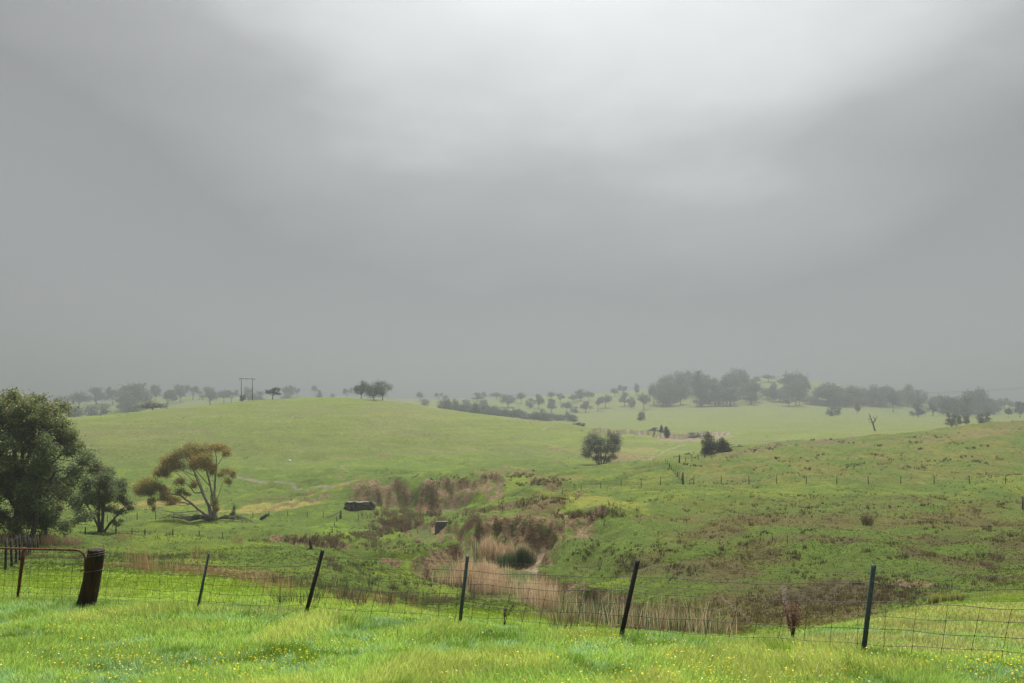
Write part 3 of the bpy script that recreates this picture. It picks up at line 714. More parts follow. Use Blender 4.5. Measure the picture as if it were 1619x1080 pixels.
reeds([(200, 895, 905), (250, 900, 907)], 260, (.4, .9), PINK, 27, 48, w=.008)
reeds([(240, 898, 908), (300, 903, 912), (350, 908, 917)], 300, (.25, .6), PINK, 25, 48, w=.007)
reeds([(360, 915, 925), (440, 930, 945), (470, 938, 947)], 330, (.35, .8), PINK, 19, 44, w=.007)
reeds([(500, 940, 950), (600, 955, 963), (690, 972, 978)], 240, (.2, .5), PINK, 17, 44, w=.006)
reeds([(0, 850, 866), (60, 852, 862)], 900, (.6, 1.1), [(.42, .32, .2), (.36, .27, .17)], 40, 74, w=.012)
reeds([(66, 855, 862), (88, 856, 863)], 350, (.6, 1.1), PINK, 40, 74, w=.012)
reeds([(100, 857, 863), (124, 857, 863)], 420, (.5, .9), [(.38, .25, .17), (.3, .2, .12)], 40, 74, w=.012)
reeds([(183, 845, 855), (206, 845, 855)], 160, (.4, .7), PINK, 44, 80); reeds([(365, 850, 858), (385, 850, 860)], 220, (.4, .8), PINK, 44, 80)
reeds([(300, 878, 886), (330, 878, 888)], 60, (.4, .8), PINK, 36, 60)
reeds([(820, 970, 982), (880, 975, 988), (930, 985, 990)], 500, (.3, .6), [(.36, .28, .18), (.2, .2, .08)], 15, 44, w=.006)
reeds([(1400, 945, 955), (1500, 930, 950), (1619, 920, 945)], 3000, (.25, .5), [(.34, .33, .09), (.30, .28, .1)], 17, 32, w=.005)
o = blades_obj('dry_reeds', parts, M_STRAW); tag(o, 'tan dry reeds and tall dead grass standing in the creek bed', 'reeds', kind='stuff')
# ------------------------------------------------------------------ tubes, crowns, trees
class TB:
    def __init__(s): s.V = []; s.Q = []; s.n = 0
    def tube(s, pts, radii, sides=6, cap=True):
        P = np.array(pts, float); m = len(P)
        rad = np.array(radii, float) if np.ndim(radii) else np.full(m, float(radii))
        T = np.gradient(P, axis=0); T /= np.linalg.norm(T, axis=1)[:, None] + 1e-9
        ref = np.where(np.abs(T[:, 2:3]) > .9, np.array([[1., 0, 0]]), np.array([[0, 0, 1.]]))
        A = np.cross(T, ref); A /= np.linalg.norm(A, axis=1)[:, None] + 1e-9
        B = np.cross(T, A)
        a = np.arange(sides) * 2 * np.pi / sides
        ring = P[:, None] + rad[:, None, None] * (np.cos(a)[None, :, None] * A[:, None] + np.sin(a)[None, :, None] * B[:, None])
        s.V.append(ring.reshape(-1, 3))
        i = np.arange(m - 1)[:, None] * sides + np.arange(sides)[None]; j = np.arange(m - 1)[:, None] * sides + (np.arange(sides)[None] + 1) % sides
        s.Q.append(np.stack([i, j, j + sides, i + sides], -1).reshape(-1, 4) + s.n)
        if cap and sides >= 4:
            for base, rev in ((0, 1), ((m - 1) * sides, 0)):
                c = list(range(base, base + sides))
                if rev: c = c[::-1]
                for k in range(1, sides - 1, 2):
                    s.Q.append(np.array([[c[0], c[k], c[k + 1], c[min(k + 2, sides - 1)]]]) + s.n if k + 2 <= sides - 1 else np.array([[c[0], c[k], c[k + 1], c[k + 1]]]) + s.n)
        s.n += m * sides
    def obj(s, name, mat, parent=None, smooth=True, origin=None):
        V = np.concatenate(s.V); Q = np.concatenate(s.Q)
        Q = Q[np.array([len(set(r)) == 4 for r in Q.tolist()])]
        if origin is not None: V = V - np.array(origin)
        o = link(name, mesh_np(name, V, [Q], mat, smooth=smooth), parent)
        return o

def leaf_mesh(name, clusters, n, size, cols, mat=M_LEAF, sub=9, flat=.75, subr=.38, zfac=1.35):
    """clusters: (x,y,z,rx,ry,rz,colour shift) -> a crown of small leaf sprays with gaps between the clumps"""
    Cn = np.array([c[:6] for c in clusters], float); tint = np.array([c[6] if len(c) > 6 else 0 for c in clusters])
    Cn[:, 5] *= zfac
    vol = (Cn[:, 3] * Cn[:, 4] * Cn[:, 5]) ** .62; vol /= vol.sum()
    ci = rng.choice(len(Cn), n, p=vol)
    d = rng.normal(size=(len(Cn), sub, 3)); d /= np.linalg.norm(d, axis=2)[..., None]
    d[..., 2] = np.where(d[..., 2] < -.6, d[..., 2] * -.6, d[..., 2])
    rr = .45 + .55 * rng.random((len(Cn), sub, 1))
    subc = d * rr
    si = rng.integers(0, sub, n)
    p = subc[ci, si] + rng.normal(size=(n, 3)) * subr * np.array([1, 1, flat])
    P = Cn[ci, :3] + p * Cn[ci, 3:6]
    a = rng.normal(size=(n, 3)); a[:, 2] -= .5; a /= np.linalg.norm(a, axis=1)[:, None]
    b = np.cross(a, rng.normal(size=(n, 3))); b /= np.linalg.norm(b, axis=1)[:, None]
    s_ = size * (.6 + .8 * rng.random(n))[:, None]
    V = np.stack([P, P + (a * .5 + b * .28) * s_, P + a * s_, P + (a * .5 - b * .28) * s_], 1).reshape(-1, 3)
    c0, c1, c2 = [np.array(c) for c in cols]
    sv = rng.random((len(Cn), sub))[ci, si]
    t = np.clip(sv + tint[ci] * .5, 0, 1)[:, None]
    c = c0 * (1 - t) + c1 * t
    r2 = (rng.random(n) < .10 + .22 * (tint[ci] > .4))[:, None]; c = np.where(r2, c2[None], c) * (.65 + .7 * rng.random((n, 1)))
    Q = np.arange(n * 4).reshape(-1, 4)
    return mesh_np(name, V, [Q], mat, np.repeat(c, 4, 0))

GUM = [(.08, .105, .055), (.13, .16, .07), (.15, .12, .05)]
OLV = [(.15, .155, .035), (.26, .21, .045), (.28, .16, .04)]
FAR = [(.05, .062, .036), (.078, .092, .048), (.08, .075, .04)]

def proto_tree(seed, kind, cols=FAR, n=2200):
    r = random.Random(seed); cl = []
    if kind == 'dome':
        for k in range(16):
            a = r.random() * 6.28; q = r.random() ** .5 * .36
            cl.append((math.cos(a) * q, math.sin(a) * q, .78 - q * .75 + r.uniform(-.10, .08), .19, .19, .15))
    elif kind == 'oval':
        for k in range(13):
            a = r.random() * 6.28; z = r.uniform(.30, .9); q = .26 * math.sin(min(1, (1.08 - z) / .5) * 1.57) * r.random() ** .4
            cl.append((math.cos(a) * q, math.sin(a) * q, z, .15, .15, .12))
    elif kind == 'bush':
        for k in range(14):
            a = r.random() * 6.28; z = r.uniform(.12, .82); q = .40 * math.sqrt(max(.05, 1 - z ** 2)) * r.random() ** .5
            cl.append((math.cos(a) * q, math.sin(a) * q, z, .17, .17, .15))
    elif kind == 'round':
        for k in range(20):
            a = r.random() * 6.28; z = r.uniform(.28, .86); q = .46 * math.sqrt(max(.05, 1 - ((z - .55) / .42) ** 2)) * r.random() ** .5
            cl.append((math.cos(a) * q, math.sin(a) * q, z, .19, .19, .15))
    elif kind == 'open':
        for k in range(8):
            a = k * .9 + r.random(); q = .18 + .24 * r.random()
            cl.append((math.cos(a) * q, math.sin(a) * q, r.uniform(.45, .9), .13, .13, .095))
    elif kind == 'lean':
        for k in range(10):
            a = r.random() * 6.28; q = r.random() ** .5 * .28
            cl.append((math.cos(a) * q + .16, math.sin(a) * q, .74 - q * .3 + r.uniform(-.14, .12), .15, .15, .10))
    elif kind == 'spire':
        for k in range(12):
            z = .12 + .8 * k / 12; q = .12 * (1 - z) * r.random()
            a = r.random() * 6.28
            cl.append((math.cos(a) * q, math.sin(a) * q, z, .17 * (1.15 - z), .17 * (1.15 - z), .09))
    tb = TB(); th = {'dome': .36, 'oval': .22, 'bush': .08, 'round': .25, 'open': .30, 'lean': .30, 'spire': .9}[kind]
    top = (r.uniform(-.03, .03), r.uniform(-.03, .03), th)
    tb.tube([(0, 0, -.04), (0.01, 0, th * .5), top], [.035, .026, .022], 6)
    if kind != 'spire':
        for c in cl:
            m = [(top[i] * .5 + c[i] * .5) for i in range(3)]; m[2] -= .02
            tb.tube([top, m, (c[0], c[1], c[2])], [.015, .009, .004], 4)
    t_ = tb.obj('trunk', M_BARK); c_ = link('crown', leaf_mesh('crown', cl, n, .062, cols))
    wid = max(abs(c[0]) + c[3] for c in cl) * 2
    wid *= .84
    root = empty('gum_tree', (0, 0, 0)); t_.parent = root; c_.parent = root
    return [root, wid, False]
PROTO = {}
def get_proto(kind, v):
    k = (kind, v)
    if k not in PROTO: PROTO[k] = proto_tree(hash(kind) % 97 + v * 13 if False else sum(map(ord, kind)) + v * 31, kind)
    return PROTO[k]
def copy_tree(root, name=None):
    r_ = root.copy(); COL.objects.link(r_)
    if name: r_.name = name
    for ch in list(root.children):
        c_ = ch.copy(); COL.objects.link(c_); c_.parent = r_
        for g_ in ch.children:
            d_ = g_.copy(); COL.objects.link(d_); d_.parent = c_
    return r_
tree_count = [0]
def put_tree(px, base, top, wpx, kind, label, group=None, ymin=400, name='gum_tree', y=None):
    tree_count[0] += 1
    pr = get_proto(kind, tree_count[0] % 3)
    root, wid, used = pr
    if ymin > 450: ymin *= 1.3
    if y is not None and y > 450: y *= 1.3
    if y is None: x_, y_, z_ = hit(px, base, ymin)
    else: x_, y_ = (px - CX) / F * y, y; z_ = float(gz(x_, y_))
    zt = (CY - top) / F * y_; H = max(zt - z_, .5)
    S = wpx / F * y_ / wid
    if used: o_ = copy_tree(root, name)
    else: o_ = root; pr[2] = True; o_.name = name
    o_.location = (x_, y_, z_ - .1); o_.scale = (S, S, H / .93)
    o_.rotation_euler = (0, 0, random.uniform(-.5, .5) if kind == 'lean' else random.random() * 6.28)
    tag(o_, label, 'tree' if name.endswith('tree') else 'shrub')
    if group: o_['group'] = group
    return o_

GL = 'trees on the misty ridge behind the left hill'
GR = 'trees scattered over the far right slopes'
T = put_tree
# behind the left hill
T(95, 641, 626, 22, 'dome', 'faintest small tree in the mist just right of the big dark tree top', GL, 640)
T(125, 645, 621, 34, 'dome', 'domed hazy tree first on the left ridge beyond the big dark tree', GL, 560)
T(122, 668, 641, 28, 'bush', 'shaggy hazy tree low below the first domed tree, at the left end of the hill', GL, 520)
T(152, 640, 615, 28, 'oval', 'hazy round gum second along the skyline of the left ridge', GL, 600)
T(155, 664, 640, 40, 'bush', 'wide low bushy tree standing against the left end of the green hill', GL, 500)
T(178, 640, 613, 20, 'open', 'thin open crowned gum beside the big mass of the left ridge', GL, 600)
T(212, 648, 610, 44, 'oval', 'largest hazy tree clump top on the skyline of the left ridge', GL, 560)
T(196, 652, 618, 24, 'bush', 'hazy tree filling the left flank of the largest left ridge clump', GL, 540)
T(208, 660, 632, 26, 'bush', 'dark hazy bushy tree at the foot of the largest left ridge clump', GL, 500)
T(226, 645, 613, 24, 'dome', 'hazy tree on the right shoulder of the largest left ridge clump', GL, 600)
T(246, 634, 609, 14, 'oval', 'narrow upright gum alone right of the largest left ridge clump', GL, 600)
T(241, 655, 635, 40, 'dome', 'darker low spreading tree rising just over the crest, left part of the green hill', GL, 400)
T(264, 650, 618, 26, 'lean', 'hazy leaning gum in the middle of the left ridge above the crest', GL, 520)
T(285, 636, 609, 18, 'oval', 'taller hazy gum of a pair on the left ridge skyline', GL, 600)
T(274, 632, 615, 20, 'dome', 'shorter hazy gum of a pair on the left ridge skyline', GL, 600)
T(305, 632, 610, 22, 'open', 'open crowned hazy gum between the pair and the next clump on the left ridge', GL, 600)
T(332, 641, 613, 24, 'oval', 'hazy oval tree in the clump half way from the left ridge to the power poles', GL, 520)
T(354, 638, 616, 18, 'dome', 'hazy tree second in the clump left of the power poles', GL, 600)
T(366, 637, 617, 18, 'open', 'open hazy tree immediately left of the power poles', GL, 600)
T(383, 638, 624, 10, 'bush', 'small dark bushy tree at the foot of the left power pole', None, 340, 'small_tree', 372)
T(393, 638, 615, 18, 'oval', 'hazy tree seen between the two power poles', GL, 600)
T(410, 638, 619, 18, 'bush', 'hazy rounded tree just right of the power poles', GL, 600)
T(431, 634, 613, 24, 'open', 'dark umbrella shaped tree on the crest right of the power poles', None, 375)
T(452, 630, 610, 12, 'dome', 'pale hazy tree on the skyline right of the dark umbrella tree', GL, 700)
T(460, 630, 611, 8, 'oval', 'narrow pale hazy tree right beside its paler neighbour on the skyline', GL, 700)
T(456, 633, 622, 24, 'bush', 'low hazy thicket peeping over the crest right of the umbrella tree', GL, 500)
T(470, 628, 612, 10, 'open', 'thin pale tree last of the group right of the umbrella tree', GL, 700)
T(498, 627, 610, 11, 'open', 'lone pale vase shaped tree half way between the poles and the hilltop trees', GL, 800)
T(505, 630, 617, 8, 'spire', 'small pale pointed tree beside the lone vase shaped tree', GL, 800)
T(525, 629, 622, 7, 'bush', 'tiny pale bush on the skyline over the hill crest', GL, 700)
T(549, 630, 614, 14, 'open', 'very faint pale tree just left of the two hilltop trees', GL, 900)
# the hilltop trees
T(571, 630, 604, 28, 'round', 'dark round headed tree with a short trunk, left of the trees on the hill crest', 'trees on top of the green hill', 370, 'gum_tree', 383)
T(605, 634, 605, 28, 'round', 'dark tree leaning right on the hill crest, behind the middle hilltop tree', 'trees on top of the green hill', 360, 'gum_tree', 379)
T(591, 638, 607, 24, 'round', 'dark tree standing in front, middle of the three on the hill crest', 'trees on top of the green hill', 340, 'gum_tree', 366)
# centre distance
for a in [
 (664,634,620,12,'dome','hazy round tree first right of the hill crest on the far skyline',800),
 (673,642,630,14,'bush','low hazy bush beneath the first tree right of the hill crest',700),
 (693,632,621,12,'open','pale open tree on the far skyline over the falling hill crest',900),
 (704,634,625,9,'dome','small pale tree right of the pale open skyline tree',900),
 (737,646,631,17,'bush','bushy hazy tree low over the hill flank, left end of the dark belt',640),
 (755,635,622,15,'oval','hazy rounded tree above the left part of the dark belt',760),
 (765,632,620,8,'open','thin hazy tree on the skyline behind the rounded one above the dark belt',900),
 (766,645,631,14,'bush','small bushy tree in the misty gap above the dark belt',700),
 (785,632,620,20,'dome','wide hazy tree on the skyline over the middle of the dark belt',850),
 (803,644,624,24,'oval','biggest hazy tree in the centre distance, over the dark belt',680),
 (824,638,620,14,'dome','hazy round headed tree on the skyline right of the biggest centre tree',780),
 (838,645,630,12,'bush','hazy bushy tree below the skyline right of the round headed one',700),
 (852,646,624,16,'oval','hazy upright tree on the far slope left of the stacked pair',700),
 (872,633,619,12,'dome','upper tree of two seen one above the other on the far slope',850),
 (872,652,632,13,'oval','lower tree of two seen one above the other on the far slope',640),
 (886,637,622,12,'open','open hazy tree on the skyline right of the stacked pair',820),
 (896,652,635,17,'dome','spreading hazy tree on the slope above the right end of the dark belt',600),
 (909,653,643,13,'bush','small bush beside the spreading tree above the right end of the dark belt',600),
 (906,637,624,14,'dome','hazy tree left in the wide clump on the centre skyline',820),
 (918,634,617,18,'oval','hazy tree in the middle of the wide clump on the centre skyline',820),
 (931,634,618,18,'dome','hazy tree right in the wide clump on the centre skyline',820),
 (926,652,635,17,'oval','compact hazy tree on the slope under the wide skyline clump',600),
 (945,650,628,16,'lean','slanting hazy tree left of the pair on the centre slope',600),
 (957,645,624,20,'dome','spreading hazy tree right of the pair on the centre slope',640),
 (972,627,614,14,'dome','small round tree on the skyline above the centre slope',850),
 (985,624,609,16,'open','flat topped open tree on the skyline above the centre slope',850),
 (988,642,622,14,'oval','upright tree under the flat topped skyline tree',700),
 (999,646,628,12,'bush','bushy tree right under the flat topped skyline tree',640),
 (1006,624,608,9,'oval','narrow upright lone tree on the skyline left of the mushroom shaped one',850),
 (1018,648,622,23,'dome','broad dark tree on the slope left of the mushroom shaped tree',600),
 (1034,640,608,20,'dome','mushroom shaped tall tree on the skyline of the right slope',680),
 (1013,665,650,12,'bush','single round bush alone on the open pale plain',420),
 (1064,626,605,15,'dome','round crowned tree at the left top of the big wood',800),
 (1076,640,609,20,'oval','tall tree at the left end of the big wood',700),
 (1107,642,590,28,'open','tallest open crowned gum rising over the left part of the big wood',640),
 (1130,625,598,12,'dome','small round tree top right of the tallest gum over the wood',800),
 (1149,640,597,24,'dome','broad tree top over the middle of the big wood below the hill brow',680),
 (1195,625,596,13,'oval','tree standing against the green hill brow left of the flat topped tree',860),
 (1215,625,592,22,'dome','flat topped tree on the brow of the misty hill',880),
 (1246,632,591,30,'dome','large spreading tree on the skyline right of the misty hill brow',800),
 (1266,615,599,13,'open','small ragged tree on the skyline right of the large spreading one',900),
 (1258,642,616,18,'open','darker open tree with visible trunk at the lower edge of the wood',600),
 (1188,640,620,15,'dome','darker tree standing out at the lower edge of the wood under the brow',600),
 (1310,640,605,44,'dome','widest domed tree in the wood right of the misty hill',650),
 (1348,640,610,30,'dome','domed hazy tree next right of the widest one',660),
 (1378,642,614,22,'open','open hazy tree mid way along the right hand wood',660),
 (1396,640,615,16,'oval','upright hazy tree mid way along the right hand wood',660),
 (1412,652,617,17,'dome','tall thin trunked tree standing forward of the right hand wood',560),
 (1436,642,618,30,'dome','flat spreading tree in the right hand wood left of the power cable',640),
 (1457,644,624,18,'open','ragged tree at the left end of the power cable',640),
 (1450,658,637,22,'bush','low thicket tree below the flat spreading one',540),
 (1475,658,636,16,'oval','upright low tree right of the thicket on the right slope',540),
 (1543,655,613,34,'dome','biggest domed gum on the right skyline under the power cable',560),
 (1524,660,628,28,'bush','dark bushy tree pressed against the left side of the biggest right gum',540),
 (1500,658,627,30,'oval','wide hazy tree left of the biggest right gum',560),
 (1482,650,624,22,'dome','hazy tree top three left of the biggest right gum',620),
 (1572,655,636,16,'oval','smaller hazy tree just right of the biggest right gum',560),
 (1588,646,630,20,'open','pale ragged tree far behind near the right edge of the photo',760),
 (1594,662,644,11,'dome','small tree with a clear stem near the right edge of the photo',500),
 (1613,660,637,16,'oval','hazy tree cut by the right edge of the photo',500),
 (1505,676,653,18,'bush','pale green bush behind the crest of the right hand slope, left of the others',400),
 (1516,674,658,8,'oval','small upright bush between the two larger ones behind the right slope crest',400),
 (1528,674,658,9,'oval','second small upright bush behind the right slope crest',400),
 (1555,674,652,21,'bush','large rounded pale bush right behind the right slope crest',400),
 (1355,654,636,9,'oval','small round headed tree on a thin stem in the open right plain',480),
 (1314,658,644,12,'bush','left bush of a pair on the open plain below the right hand wood',470),
 (1324,657,643,12,'bush','right bush of a pair on the open plain below the right hand wood',470),
]:
    T(a[0], a[1], a[2], a[3], a[4], a[5], GR, a[6], 'gum_tree' if 'bush' not in a[5] else 'bush')
# woods that read as a mass: the trees in them share a label
for k in range(34):
    px = 700 + k * 6.2 + random.uniform(-3, 3); py = np.interp(px, [700, 760, 830, 900], [650, 659, 667, 672])
    T(px, py + 3, py - random.uniform(12, 20), random.uniform(15, 24), random.choice(['bush', 'round', 'dome']), 'dark hazy tree crowded in the belt along the falling edge of the green hill', 'belt of trees behind the hill', 480, y=random.uniform(500, 590))
for px, w_ in ((912, 13), (920, 12)):
    T(px, 677, 668, w_, 'bush', 'low dark bush at the tip of the tree belt above the pale bank', 'bushes at the tip of the belt', 400, 'bush', 430)
for k in range(58):
    px = random.uniform(1048, 1278); base = random.uniform(620, 643); h_ = random.choice([random.uniform(14, 22), random.uniform(20, 36)])
    T(px, base, base - h_, random.uniform(16, 30), random.choice(['bush', 'oval', 'round', 'dome']), 'hazy grey green tree packed in the big wood below the misty hill brow', 'trees of the big wood', 620)
for k in range(44):
    px = random.uniform(1275, 1475); base = random.uniform(634, 643); h_ = random.choice([random.uniform(10, 17), random.uniform(16, 27)])
    T(px, base, base - h_, random.uniform(16, 28), random.choice(['bush', 'round', 'dome']), 'hazy tree packed in the wood running right from the misty hill', 'trees of the right hand wood', 620)
for k in range(18):
    T(random.uniform(1480, 1570), random.uniform(648, 658), random.uniform(630, 638), random.uniform(16, 26), random.choice(['bush', 'oval']), 'hazy undergrowth tree packed around the biggest right gum', 'trees around the biggest right gum', 560)
for k in range(7):
    T(random.uniform(1562, 1619), random.uniform(646, 650), random.uniform(634, 640), random.uniform(14, 20), random.choice(['open', 'dome']), 'very pale tree in the mist near the right edge of the photo', 'pale trees at the right edge', 800)
# creek shrubs
T(1035, 694, 676, 14, 'oval', 'left shrub standing in front of the pale eroded bank', None, 300, 'creek_shrub', 392)
T(1046, 684, 672, 6, 'spire', 'small pointed shrub on the lip of the pale eroded bank', None, 300, 'creek_shrub', 400)
T(1053, 695, 674, 9, 'spire', 'slim pointed shrub in front of the pale eroded bank', None, 300, 'creek_shrub', 388)
T(1097, 698, 684, 21, 'bush', 'dark round shrub at the right part of the pale eroded bank', None, 300, 'creek_shrub', 380)

# ---- trees modelled one by one
def hero(name, label, px0, py0, ymin, stems, clusters, nleaf, leaf, cols, bark, cat='tree', depth=1.0, sub=9, twigs=True, flat=.75, Yset=None, subr=.38):
    x0, y0, z0 = hit(px0, py0, ymin) if Yset is None else ((px0 - CX) / F * Yset, Yset, float(gz((px0 - CX) / F * Yset, Yset)))
    k = y0 / F
    root = empty(name, (x0, y0, z0)); tag(root, label, cat)
    tb = TB(); nodes = []
    for st in stems:
        pts = [((p[0] - px0) * k, (p[3] if len(p) > 3 else 0) * k, (py0 - p[1]) * k) for p in st]
        # refine and wobble
        P = np.array(pts); tt_ = np.linspace(0, len(P) - 1, (len(P) - 1) * 4 + 1)
        Q_ = np.stack([np.interp(tt_, np.arange(len(P)), P[:, i]) for i in range(3)], -1)
        Q_[1:-1:1] += rng.normal(0, .35 * k, (len(Q_) - 2, 3)) * .8
        rad = np.interp(tt_, np.arange(len(P)), [p[2] for p in st]) * k
        tb.tube(Q_, rad, 7); nodes += [(q_, r_) for q_, r_ in zip(Q_, rad)]
    N = np.array([n_[0] for n_ in nodes])
    cl = []
    for c in clusters:
        dy = c[4] * k if len(c) > 4 else random.uniform(-1, 1) * depth
        cx_, cz = (c[0] - px0) * k, (py0 - c[1]) * k
        cl.append((cx_, dy, cz, c[2] * k, (c[2] + c[3]) * .5 * k, c[3] * k, c[5] if len(c) > 5 else 0))
        if twigs:
            P0 = np.array([cx_, dy, cz - c[3] * k * .3])
            m = N[:, 2] < P0[2] + .2
            dd = np.linalg.norm(N - P0, axis=1) + (~m) * 1e3; i = int(np.argmin(dd))
            S0 = N[i]; r0 = min(nodes[i][1] * .6, .9 * k)
            mid = S0 * .5 + P0 * .5 + np.array([0, 0, -.06 * np.linalg.norm(P0 - S0)])
            tb.tube([S0, mid, P0], [r0, r0 * .7, r0 * .35], 5)
            for _ in range(5):
                e = P0 + rng.normal(size=3) * np.array([c[2], c[2] * .7, c[3]]) * k * .6
                tb.tube([P0, (P0 + e) / 2 + rng.normal(size=3) * k, e], [r0 * .35, r0 * .25, r0 * .12], 4)
    tr = tb.obj('trunk', bark, root)
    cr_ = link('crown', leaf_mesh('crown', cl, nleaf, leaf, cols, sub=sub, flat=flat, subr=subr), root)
    return root, (x0, y0, z0), k

# big dark tree at the left edge
edge = np.array([(20,617),(38,622),(68,624),(88,640),(104,656),(112,676),(124,688),(134,708),(134,735),(124,752),(122,775),(128,800),(132,822),(112,838),(60,842)])
cls = []
tries = 0
while len(cls) < 210 and tries < 9000:
    tries += 1
    cy_ = random.uniform(622, 838); cx_ = random.uniform(-110, 132)
    lim = np.interp(cy_, [617, 622, 640, 656, 676, 688, 708, 735, 752, 775, 800, 822, 838], [22, 40, 86, 100, 108, 118, 128, 128, 118, 116, 122, 124, 108])
    if cx_ > lim - 8: continue
    tp = np.interp(cx_, [-110, -60, -10, 20, 45, 60, 80, 100, 120, 135], [690, 650, 640, 628, 650, 634, 644, 662, 690, 715])
    if cy_ < tp: continue
    if cy_ > 780 and random.random() < .45: continue
    r_ = random.uniform(9, 16)
    hgt = (838 - cy_) / 220
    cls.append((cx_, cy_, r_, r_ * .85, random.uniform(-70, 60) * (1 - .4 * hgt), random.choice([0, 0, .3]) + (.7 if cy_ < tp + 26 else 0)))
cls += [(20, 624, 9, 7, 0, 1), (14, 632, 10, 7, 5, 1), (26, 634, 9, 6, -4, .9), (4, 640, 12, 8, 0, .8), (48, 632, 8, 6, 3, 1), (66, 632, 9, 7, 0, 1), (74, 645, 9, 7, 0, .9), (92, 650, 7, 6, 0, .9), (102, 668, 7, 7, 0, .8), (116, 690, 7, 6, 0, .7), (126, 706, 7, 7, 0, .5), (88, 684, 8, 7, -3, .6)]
stems = [
 [(28,848,6),(27,800,4.5),(34,760,3.6),(36,720,2.8),(38,690,2.2),(48,655,1.3)],
 [(34,760,4.5),(24,730,3.5),(22,700,3),(10,660,2)], [(34,745,3.5),(52,715,3,-6),(70,680,2.2,-8),(84,655,1.2)],
 [(27,805,4.5),(8,780,3.6,5),(-12,745,3,8),(-30,700,2)], [(28,830,4),(10,815,3,-8),(-6,792,2.4,-12),(-30,770,1.5)],
 [(36,785,3.5),(60,760,2.8,-10),(84,738,2,-14),(110,712,1.3,-12)], [(60,846,4,-14),(66,815,3.5,-14),(74,780,2.8,-12),(92,745,2,-8)],
 [(-60,846,7),(-58,790,6),(-50,740,4.5),(-48,690,3)], [(28,835,2.2,-20),(36,815,1.7,-24),(48,802,1.1,-26)], [(30,828,1.8,-20),(42,808,1.2,-26),(58,790,.8,-28)]]
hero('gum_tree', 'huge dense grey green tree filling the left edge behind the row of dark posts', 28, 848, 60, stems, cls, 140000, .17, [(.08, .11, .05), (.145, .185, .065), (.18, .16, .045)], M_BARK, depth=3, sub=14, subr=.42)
# brownish understorey tree in front of it
cls = [(random.gauss(72, 17), random.uniform(768, 832), random.uniform(6, 10), random.uniform(5, 8), random.uniform(-20, 8), random.choice([0, .5, 1])) for _ in range(30)]
hero('gum_tree', 'olive brown shaggy young tree under the right side of the huge grey green tree', 72, 846, 60, [[(72,848,3),(70,815,2.4),(74,785,1.4)], [(71,835,2),(58,812,1.6),(50,792,1)], [(71,825,1.8),(88,805,1.4),(96,790,.9)]], cls, 18000, .14, [(.12, .12, .06), (.20, .18, .07), (.22, .14, .06)], M_BARK)
# smaller multi-stemmed tree
cls = [(158,752,12,8),(172,756,12,8),(184,766,9,7),(146,764,10,8),(163,768,14,9),(190,778,8,6),(176,778,12,8),(150,782,13,8),(138,776,8,6),(165,790,12,7),(186,790,9,6),(140,795,10,6),(128,790,8,6),(195,797,9,5),(200,806,6,4),(152,804,8,5),(178,804,9,5),(134,810,8,5),(188,812,8,4),(145,738,10,6,12,1),(136,748,10,6,12,1),(152,745,7,5,10,.9),(122,800,8,6),(126,822,9,5),(170,765,8,6),(142,816,6,4)]
hero('gum_tree', 'small rounded multi stemmed dark green tree just right of the huge one', 161, 841, 55,
     [[(157,842,2.6),(156,815,2.2),(157,785,1.6),(158,758,.9)], [(161,842,2.6),(163,810,2.1),(168,780,1.5),(172,758,.9)], [(160,841,2),(150,822,1.6),(142,806,1.2),(134,790,.8)], [(164,841,2.2),(175,826,1.8),(188,812,1.3),(198,800,.8)], [(162,830,1.6),(162,795,1.2),(150,765,.8)]],
     cls, 24000, .15, [(.085, .115, .05), (.15, .185, .065), (.17, .12, .05)], M_BARK, depth=1.2, sub=11, subr=.44)
hero('sapling', 'small dark sapling on the grass right of the small rounded tree', 184, 843, 55, [[(184,844,.9),(184,832,.7),(183,822,.4)]], [(184,828,5,4),(190,824,4,2.5),(179,825,4,3),(192,829,3,2)], 500, .14, GUM, M_BARK, 'sapling', depth=.2)
# leaning reddish gum
cls = [(300,713,13,6),(318,713,10,6),(288,719,12,7),(306,724,14,7),(270,728,12,7),(256,738,9,8),(250,748,7,6),(262,748,8,6),(320,727,11,8),(333,728,7,8),(333,742,6,6),(312,737,12,6),(284,738,11,5),(238,764,13,7),(228,773,8,7),(246,773,11,6),(236,780,9,5),(258,776,8,5),(262,785,10,4),(276,791,10,4),(268,797,6,2.5),(243,794,5,5),(242,804,3,4),(340,708,9,4.5),(350,708,5,4),(360,714,5,5),(363,717,4,4),(342,746,5,3),(357,746,9,3.5),(365,752,4,3.5),(363,761,4,4),(352,750,4,2.5),(284,762,7,4),(302,768,6,4),(289,776,6,4),(300,780,4,2.5),(345,796,4,5),(346,805,4,3)]
cls = [(c[0], c[1], c[2] * 1.12, c[3] * 1.2, random.uniform(-14, 14), random.choice([0, .2, .5, .9])) for c in cls]
